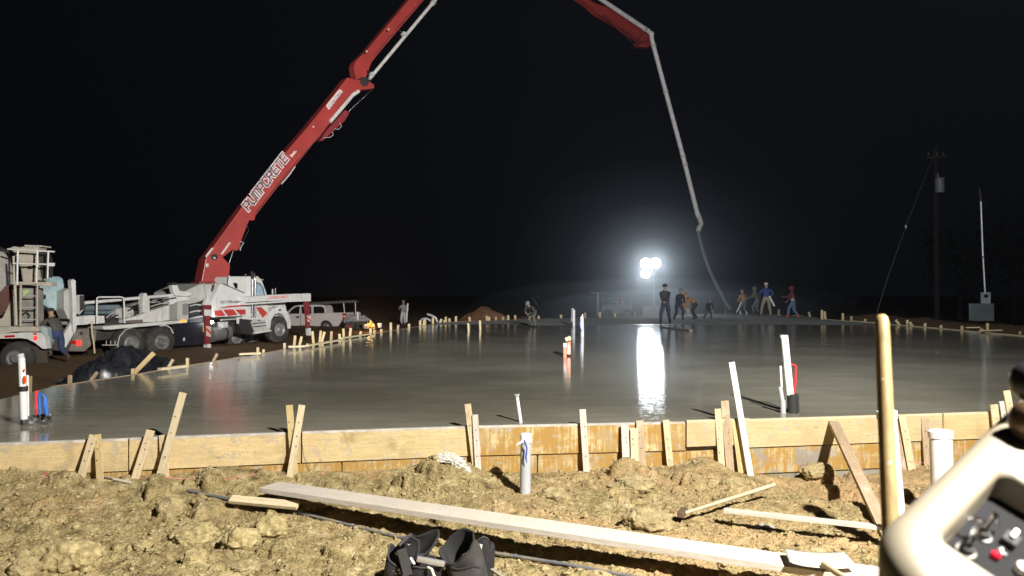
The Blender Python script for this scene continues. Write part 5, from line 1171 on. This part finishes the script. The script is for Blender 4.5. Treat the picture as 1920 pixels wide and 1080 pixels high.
# ------------------------------------------------------------------ tool bags in the foreground
base = P(820, 1100, 4.75); tb = thing('tool_belt', 'black nylon tool belt with open pouches dropped on the soil at the bottom edge', 'tool belt', (base.x, base.y, base.z))
def pouch(cx, cy, cz, wx, wy, h, tilt, mt, seed, name='pouch', lean=0.0, rimdip=.1):
    """open bag: curved outer shell, folded rim, dark inside"""
    mb = MB(); seg_, n_ = 36, 12; rows = []
    R0 = Matrix.Rotation(tilt, 3, 'Y') @ Matrix.Rotation(lean, 3, 'X')
    prof = [(t / n_, 1) for t in range(n_ + 1)] + [(1 - .08 * 0, .93)] + [(1 - t / 6 * .75, .90 - .04 * t) for t in range(1, 7)]
    for t, k in prof:
        ring = []
        for j in range(seg_):
            a = 2 * math.pi * j / seg_; bulge = .82 + .30 * math.sin(min(1, t * 1.15) * math.pi * .62)
            x = math.copysign(abs(math.cos(a)) ** .75, math.cos(a)) * wx * bulge * k; y = math.copysign(abs(math.sin(a)) ** .75, math.sin(a)) * wy * bulge * k
            z = t * h * (1 + rimdip * math.sin(a + seed) * t)
            q = Vector((x, y, z)); nn = mnoise.noise(q * 9 + Vector((seed, 0, 0))) * .05 + mnoise.noise(q * 18 + Vector((seed, 7, 0))) * .025 + mnoise.noise(q * 34 + Vector((seed, 3, 0))) * .006
            ring.append(mb.bm.verts.new(Vector((cx, cy, cz)) + R0 @ (q * (1 + nn * 4))))
        rows.append(ring)
    rimp = [v.co.copy() for v in rows[n_]]
    for i in range(len(rows) - 1):
        for j in range(seg_): mb._face([rows[i][j], rows[i][(j + 1) % seg_], rows[i + 1][(j + 1) % seg_], rows[i + 1][j]], mi=1 if i > n_ else 0)  # inside faces take darker cloth, painting in the pouch's shade
    o = mb.build(name, [mt, CLOTHB], tb, True)
    MB().tube(rimp + rimp[:1], .0065, 7, False).build('rim_piping', CLOTHG if mt is CLOTHB else CLOTHB, o, True)
    return o
def rim(pts, r, name, mt): return MB().tube(pts, r, 8).build(name, mt, tb, True)
def Q(x, y, d=4.7): return P(x, y, d)
c = Q(745, 1082, 4.72); pouch(c.x, c.y, c.z, .085, .10, .25, .50, CLOTHG, 1, lean=.15, rimdip=.30)
c = Q(738, 1094, 4.64); pouch(c.x, c.y, c.z, .07, .07, .15, .25, CLOTHB, 5, lean=.0, rimdip=.25)
c = Q(893, 1088, 4.72); pouch(c.x, c.y, c.z, .10, .10, .27, -.42, CLOTHG, 2, lean=.35, rimdip=.08)
c = Q(905, 1090, 4.86); pouch(c.x, c.y, c.z, .085, .08, .25, -.12, CLOTHB, 3, lean=.05, rimdip=.2)
c = Q(880, 1100, 4.58); pouch(c.x, c.y, c.z, .08, .05, .13, -.2, CLOTHG, 4, lean=.0, rimdip=.15)
c = Q(800, 1096, 4.62); pouch(c.x, c.y, c.z, .10, .05, .14, .0, CLOTHB, 6, lean=.0, rimdip=.15)
# rims (folded webbing)
rim([Q(768, 1004, 4.70), Q(786, 1014, 4.68), Q(785, 1030, 4.66), Q(780, 1052, 4.62), Q(770, 1050, 4.60)], .010, 'strap', CLOTHB)
rim([Q(748, 1022, 4.6), Q(766, 1004, 4.66), Q(770, 1003, 4.68)], .012, 'strap', CLOTHG)
mb = MB(); mb.beam(Q(753, 1028, 4.56), Q(766, 1078, 4.5), .055, .008, up=(0, -1, 0)); mb.build('wide_strap', CLOTHG, tb, bevel=.003)
mb = MB(); mb.beam(Q(782, 1046, 4.56), Q(834, 1056, 4.56), .038, .03); mb.build('hammer_handle', M('hammer_grey', (.45, .43, .40), .4, .5), tb, bevel=.008)
mb = MB(); mb.tube([Q(803, 1062, 4.54), Q(810, 1066, 4.52), Q(814, 1078, 4.5), Q(822, 1086, 4.5)], .008, 8); mb.build('plier_handle', M('cream_grip', (.62, .56, .45), .5), tb, True)
mb = MB(); mb.beam(Q(770, 1044, 4.55), Q(778, 1056, 4.55), .012, .012); mb.build('chisel', PVC, tb, bevel=.002)
mb = MB(); mb.beam(Q(872, 1062, 4.58), Q(887, 1056, 4.58), .03, .006, up=(0, 0, 1)); mb.build('blue_tag', M('blue_tag', (.04, .12, .4), .5), tb)
mb = MB(); mb.beam(Q(886, 1046, 4.6), Q(890, 1040, 4.6), .008, .008); mb.build('red_clip', REDT, tb)
mb = MB(); mb.beam(Q(893, 1040, 4.72), Q(897, 1018, 4.75), .055, .01, up=(0, -1, 0)); mb.build('pale_flap', M('pale_leather', (.36, .34, .31), .7), tb, bevel=.003)
mb = MB()
for x, y in ((748, 1067), (751, 1072), (743, 1074), (757, 1077), (738, 1068)): mb.lathe(Q(x, y, 4.53), (0, -1, .2), [(0, .0035), (.003, .006), (.004, .0035)], 10)
mb.build('eyelets', CHROME, tb, True)
MB().lathe(Q(768, 1017, 4.60), (0, -1, .2), [(0, .007), (.004, .013), (.005, .007)], 14).build('grommet', CHROME, tb, True)
mb = MB(); mb.beam(Q(922, 1066, 4.7), Q(960, 1092, 4.5), .025, .012); mb.build('ruler', M('ruler_grey', (.28, .25, .2), .5), tb)

# ------------------------------------------------------------------ wooden handle standing at the right
a = P(1653, 590, 1.66); b = Vector((.485, .86, -.52))
shv = thing('shovel', 'upright shovel with a yellow-brown rounded wooden handle, close at the right', 'shovel', b)
ax = (a - b).normalized(); L = (a - b).length
def handle_mat():
    m, t, n, l, bs = nt('varnished_handle'); tc = n.new('ShaderNodeTexCoord').outputs['Object']
    mp = n.new('ShaderNodeMapping'); mp.inputs['Scale'].default_value = (30, 30, 2.5); l.new(tc, mp.inputs[0])
    c = ramp(n, l, noise(n, l, mp.outputs[0], 1.5, 5, .6), [(.3, (.19, .12, .042)), (.6, (.29, .20, .078)), (.8, (.36, .26, .12))])
    c = mixc(n, l, ramp(n, l, noise(n, l, tc, 50, 3, .5), [(.66, (0, 0, 0)), (.72, (.6, .6, .6))]), c, (.55, .5, .4))
    l.new(c, bs.inputs['Base Color']); bs.inputs['Roughness'].default_value = .55; return m
MB().lathe(b, ax, [(.3, .018), (L * .6, .0165), (L - .06, .0150), (L - .02, .0148), (L - .008, .0125), (L - .002, .008), (L, 0)], 28).build('handle', handle_mat(), shv, True)
mb = MB(); mb.beam(b + ax * .02, b + ax * .32, .20, .006, up=(0, -1, .2)); mb.build('blade', STEEL, shv, bevel=.002)

# ------------------------------------------------------------------ near light tower: beige console at the right, mast and lamps outside the frame
Cn = P(1669, 974, .92)
A0 = P(1905, 752, 1.19) - Cn; Bv = P(1829, 1092, .852) - Cn
xa = A0.normalized(); yb = (Bv - xa * Bv.dot(xa)).normalized(); zn = xa.cross(yb)
if zn.z < 0: zn = -zn
nt_ = thing('light_tower', 'beige light tower console with toggles and a red lamp, close at the lower right', 'light tower', (Cn.x + .6, Cn.y, -.5))
def loc(u, v, w=0): return Cn + xa * u + yb * v + zn * w
def rrect(u0, v0, u1, v1, r, w, k=12, r0=None):
    pts = []; r0 = r0 or r
    for cx, cy, a0, q_ in ((u0 + r0, v0 + r0, 180, r0), (u1 - r, v0 + r, 270, r), (u1 - r, v1 - r, 0, r), (u0 + r, v1 - r, 90, r)):
        for i in range(k + 1):
            a = R(a0 + 90 * i / k); pts.append(loc(cx + q_ * math.cos(a), cy + q_ * math.sin(a), w))
    return pts
def loft(loops, close=False):
    mb = MB(); rs = [[mb.bm.verts.new(p) for p in lp] for lp in loops]
    for a, b in zip(rs[:-1], rs[1:]):
        for i in range(len(a)):
            j = (i + 1) % len(a); mb._face([a[i], a[j], b[j], b[i]])
    if close: mb._face(rs[-1])
    return mb
U1, V1 = .62, .40
def px2uv(px, py):
    r = Vector(((px - 960) / F, 1, (HY - py) / F)); o = Vector((0, 0, CAMZ)); t = (Cn - o).dot(zn) / r.dot(zn); q = o + r * t - Cn; return q.dot(xa), q.dot(yb)
iu, iv = px2uv(1768, 1008); iu2, iv2 = px2uv(1846, 862); pu = px2uv(1858, 876)
# recess: side A edge runs at v=iv .. ; end edge at u=iu2
UL = -.075; VL = -.004
outer = [[p + Vector((0, 0, -.35)) for p in rrect(UL, VL, U1, V1, .055, -.035, r0=.10)], rrect(UL, VL, U1, V1, .055, -.035, r0=.10)]
for k in range(1, 8):
    t = k / 7 * math.pi / 2; outer.append(rrect(UL + .030 * (1 - math.cos(t)), VL + .030 * (1 - math.cos(t)), U1 - .030 * (1 - math.cos(t)), V1 - .030 * (1 - math.cos(t)), .055 - .03 * (1 - math.cos(t)), -.035 + .035 * math.sin(t), r0=.10 - .02 * (1 - math.cos(t))))
IU0, IV0 = iu, min(iv, iv2); 
print('console uv', iu, iv, iu2, iv2)
u0i, u1i = min(iu, iu2), max(iu, iu2) ; v0i = max(.05, (iv + iv2) / 2 if False else min(iv, iv2))
inner = []
for k in range(0, 7):
    t = k / 6 * math.pi / 2; q = .012 * math.sin(t); inner.append(rrect(u0i - .012 + q, v0i - .012 + q, u1i + .012 - q, V1 - .03, .016, -.012 * (1 - math.cos(t))))
inner.append(rrect(u0i + .004, v0i + .004, u1i - .004, V1 - .034, .014, -.042))
hs = loft(outer + inner).build('console_housing', BEIGE, nt_, True)
mb = MB(); vv = [mb.bm.verts.new(p) for p in rrect(u0i - .002, v0i - .002, u1i + .002, V1 - .03, .014, -.040)]; mb._face(vv)
pn = mb.build('control_panel', PANEL, nt_)
def ctl(px, py, w=-.04):
    r = Vector(((px - 960) / F, 1, (HY - py) / F)); o = Vector((0, 0, CAMZ)); t = (Cn + zn * w - o).dot(zn) / r.dot(zn); return o + r * t
for px, py, px2, py2 in ((1808, 1032, 1822, 1014), (1838, 1003, 1852, 978)):
    a = ctl(px, py); a2 = a + zn * .012
    kb_ = MB().lathe(a, zn, [(0, .009), (.007, .009), (.009, .007), (.010, 0)], 18).build('knob', DARK, pn, True)
    MB().tube([a2, a2 + zn * .012 + xa * .008, a2 + zn * .016 + xa * .016], [.003, .003, .005], 8).build('toggle', CHROME, kb_, True)
    MB().lathe(a, zn, [(0, .012), (.002, .012), (.003, .009)], 20).build('collar', STEEL, kb_, True)
MB().tube([ctl(1812, 973, -.02), ctl(1830, 972, -.015), ctl(1842, 977, -.02), ctl(1850, 985, -.03)], .0022, 8).build('toggle_guard', CHROME, pn, True)
MB().tube([ctl(1852, 978, -.02), ctl(1862, 970, -.015), ctl(1866, 978, -.02), ctl(1872, 982, -.03)], .0022, 8).build('toggle_guard', CHROME, pn, True)
MB().tube([ctl(1816, 1008, -.02), ctl(1822, 992, -.015), ctl(1832, 980, -.02)], .0015, 8).build('lead_wire', CHROME, pn, True)
mb = MB(); a = ctl(1893, 1010, -.035); mb.beam(a - xa * .012, a + xa * .012, .018, .008, up=zn); rk_ = mb.build('rocker_switch', DARK, pn, bevel=.002)
mb = MB(); mb.beam(a + zn * .007 - xa * .004, a + zn * .010 + xa * .010, .006, .004, up=zn); mb.build('rocker_mark', PVC, rk_, bevel=.001)
MB().lathe(ctl(1862, 1043), zn, [(0, .006), (.005, .006), (.007, .004), (.008, 0)], 16).build('red_indicator', M('red_indicator', (.45, .01, .03), .2), pn, True)
mb = MB(); mb.tube([ctl(1870, 1030, -.036), ctl(1876, 1026, -.036), ctl(1876, 1036, -.036), ctl(1884, 1038, -.036)], .0015, 6); mb.build('printed_squiggle', PVC, pn, True)
MB().lathe(ctl(1911, 1070), zn, [(0, .008), (.010, .008), (.012, 0)], 16).build('white_button', PVC, pn, True)
# knobs on top right of the housing
MB().ball(P(1930, 716, 1.16), .028, 4, (1, 1, 1.1)).build('black_grip', M('black_grip', (.02, .02, .025), .25), nt_, True)
MB().ball(P(1927, 790, 1.10), .026, 4, (1, 1, 1.15)).build('brass_latch', M('brown_latch', (.12, .08, .045), .3, .4), nt_, True)
# body, mast and lamps (outside the frame)
mb = MB(); mb.box((2.1, .9, .1), (1.6, .9, 1.1)); mb.build('cabinet', BEIGE, nt_, bevel=.05)
MB().tube([(LAMP.x, LAMP.y, -.5), (LAMP.x, LAMP.y, LAMP.z)], [.07, .05], 12).build('mast', STEEL, nt_, True)
MB().tube([LAMP + Vector((-.7, 0, 0)), LAMP + Vector((.5, 0, 0))], .035, 10).build('crossbar', STEEL, nt_, True)
for v in ((-.55, .02, .12), (-.2, .02, .0), (.1, .02, .12), (.4, .02, .12)):
    c = LAMP + Vector(v); h = MB().lathe(c, (0, 1, -.1), [(-.15, 0), (-.15, .08), (.0, .14), (.08, .16), (.08, .15)], 20).build('lamp_head', STEEL, nt_, True)
    MB().lathe(c, (0, 1, -.1), [(.06, .15), (.065, 0)], 20).build('lens', LG, h, True)

# ------------------------------------------------------------------ dark trees in the distance
def leafmesh(mb, c, rx, rz, n_, seed, sz):
    rr = random.Random(seed)
    lobes = [(rr.uniform(-.6, .6) * rx, rr.uniform(-.5, .5) * rx, rr.uniform(-.5, .7) * rz, rr.uniform(.3, .6)) for _ in range(9)]
    for i in range(n_):
        lx, ly, lz, lr = rr.choice(lobes); d_ = Vector((rr.gauss(0, 1), rr.gauss(0, 1), rr.gauss(0, 1))).normalized() * rr.uniform(.5, 1) * lr
        p = Vector(c) + Vector((lx + d_.x * rx, ly + d_.y * rx, lz + d_.z * rz))
        a = Vector((rr.gauss(0, 1), rr.gauss(0, 1), rr.gauss(0, 1))).normalized(); b = a.orthogonal().normalized()
        s_ = sz * rr.uniform(.6, 1.4); vs = [mb.bm.verts.new(q) for q in (p - a * s_, p + b * s_ * .5, p + a * s_, p - b * s_ * .5)]; mb._face(vs)
LEAF = M('dark_foliage', (.003, .004, .003), .95, var=.5, sc=2); BARK = M('bark', (.006, .005, .005), .95)
for i, (px, d, h, rx, lab) in enumerate(((1040, 64, 3.2, 3.0, 'dim round bush left of the dim work truck'), (1535, 60, 3.4, 3.2, 'dim bush right of the crew'), (1800, 52, 8.5, 4.6, 'dark tree behind the transformer pole'), (1900, 46, 7.5, 4.4, 'dark tree behind the electric service mast'))):
    q = P(px, 560, d); q.z = -.5; t = thing('tree', lab, 'tree', q, 'dark trees round the site')
    MB().tube([q, q + Vector((.1, 0, h * .45)), q + Vector((-.1, .1, h * .8))], [.16, .11, .04], 8).build('trunk', BARK, t, True)
    mb = MB(); leafmesh(mb, q + Vector((0, 0, h * .45)), rx, h * .55, 4200, i, .14); mb.build('crown', LEAF, t, recalc=False)

# ------------------------------------------------------------------ loose crumbs of soil
ico = bmesh.new(); bmesh.ops.create_icosphere(ico, subdivisions=1, radius=1); IV = np.array([v.co[:] for v in ico.verts]); IF = np.array([[v.index for v in f.verts] for f in ico.faces]); ico.free()
NC = 22000; cx = rng.uniform(-6.1, 5.4, NC * 2); cy = rng.uniform(4.0, 8.35, NC * 2); ok = (cy < form_y(cx) - .06) & ((fbm(cx, cy, 1.3, 3, 91) + rng.uniform(-.35, .5, NC * 2)) > 0)
cx = cx[ok][:NC]; cy = cy[ok][:NC]; n_ = len(cx)
ii = np.clip(np.searchsorted(gx, cx), 0, len(gx) - 1); jj = np.clip(np.searchsorted(gy, cy), 0, len(gy) - 1); cz = Z[ii, jj]
r = np.minimum(.026, .0046 * (1 / np.maximum(rng.random(n_), .01)) ** .5)
VV = IV[None] * (r[:, None, None] * rng.uniform(.35, 1.5, (n_, len(IV), 1))) * rng.uniform(.5, 1.4, (n_, 1, 3)) * np.array([1, 1, .7]) + np.stack([cx, cy, cz + r * .15], -1)[:, None]
me = bpy.data.meshes.new('soil_crumbs'); FF = (IF[None] + (np.arange(n_) * len(IV))[:, None, None]).reshape(-1, 3)
me.vertices.add(n_ * len(IV)); me.vertices.foreach_set('co', VV.astype(np.float32).ravel()); me.loops.add(FF.size); me.loops.foreach_set('vertex_index', FF.astype(np.int32).ravel())
me.polygons.add(len(FF)); me.polygons.foreach_set('loop_start', np.arange(0, FF.size, 3, dtype=np.int32)); me.update(calc_edges=True); me.materials.append(CL_S)
o = bpy.data.objects.new('soil_crumbs', me); COL.objects.link(o); tag(o, 'loose crumbs of ochre soil scattered over the foreground', 'soil crumbs', kind='stuff')

# ------------------------------------------------------------------ damp night air
hb = MB(); hb.box((0, 45, 12), (150, 110, 30)); m, t_, n_, l_, b_ = nt('damp_air'); n_.remove(b_)
pv = n_.new('ShaderNodeVolumePrincipled'); pv.inputs['Density'].default_value = .0009; pv.inputs['Color'].default_value = (.75, .85, 1, 1); pv.inputs['Anisotropy'].default_value = .86
l_.new(pv.outputs[0], n_['Material Output'].inputs['Volume']); hz_ = hb.build('haze', m); tag(hz_, 'thin damp air glowing round the far lights', 'haze', kind='stuff')

for c_, r_, dn, lab in (((9.8, 49.5, 3.0), (10, 8, 7.0), .006, 'wide faint mist volume added as a halo round the far work lights'), ((9.8, 50, 3.0), (6.0, 5.0, 4.2), .009, 'denser mist volume added for glow close round the far work lights'), ((9.7, 51.3, 3.2), (2.6, 2.4, 2.0), .010, 'densest mist volume added for glare right at the far lamps'),  # these volumes are added to give the far lamps a halo
                        ((9, 46, .3), (12, 8, 2.0), .009, 'broad low steam drifting behind the crew'), ((10, 45.5, .2), (9, 6, 1.5), .018, 'thin low steam on the far part of the wet slab')):
    m, t_, n_, l_, b_ = nt('steam'); n_.remove(b_); pv = n_.new('ShaderNodeVolumePrincipled'); pv.inputs['Density'].default_value = dn; pv.inputs['Color'].default_value = (.85, .92, 1, 1); pv.inputs['Anisotropy'].default_value = .6
    l_.new(pv.outputs[0], n_['Material Output'].inputs['Volume']); tag(MB().ball(c_, 1, 4, r_, .10, 1.2, 3).build('steam', m, smooth=True), lab, 'steam', kind='stuff')
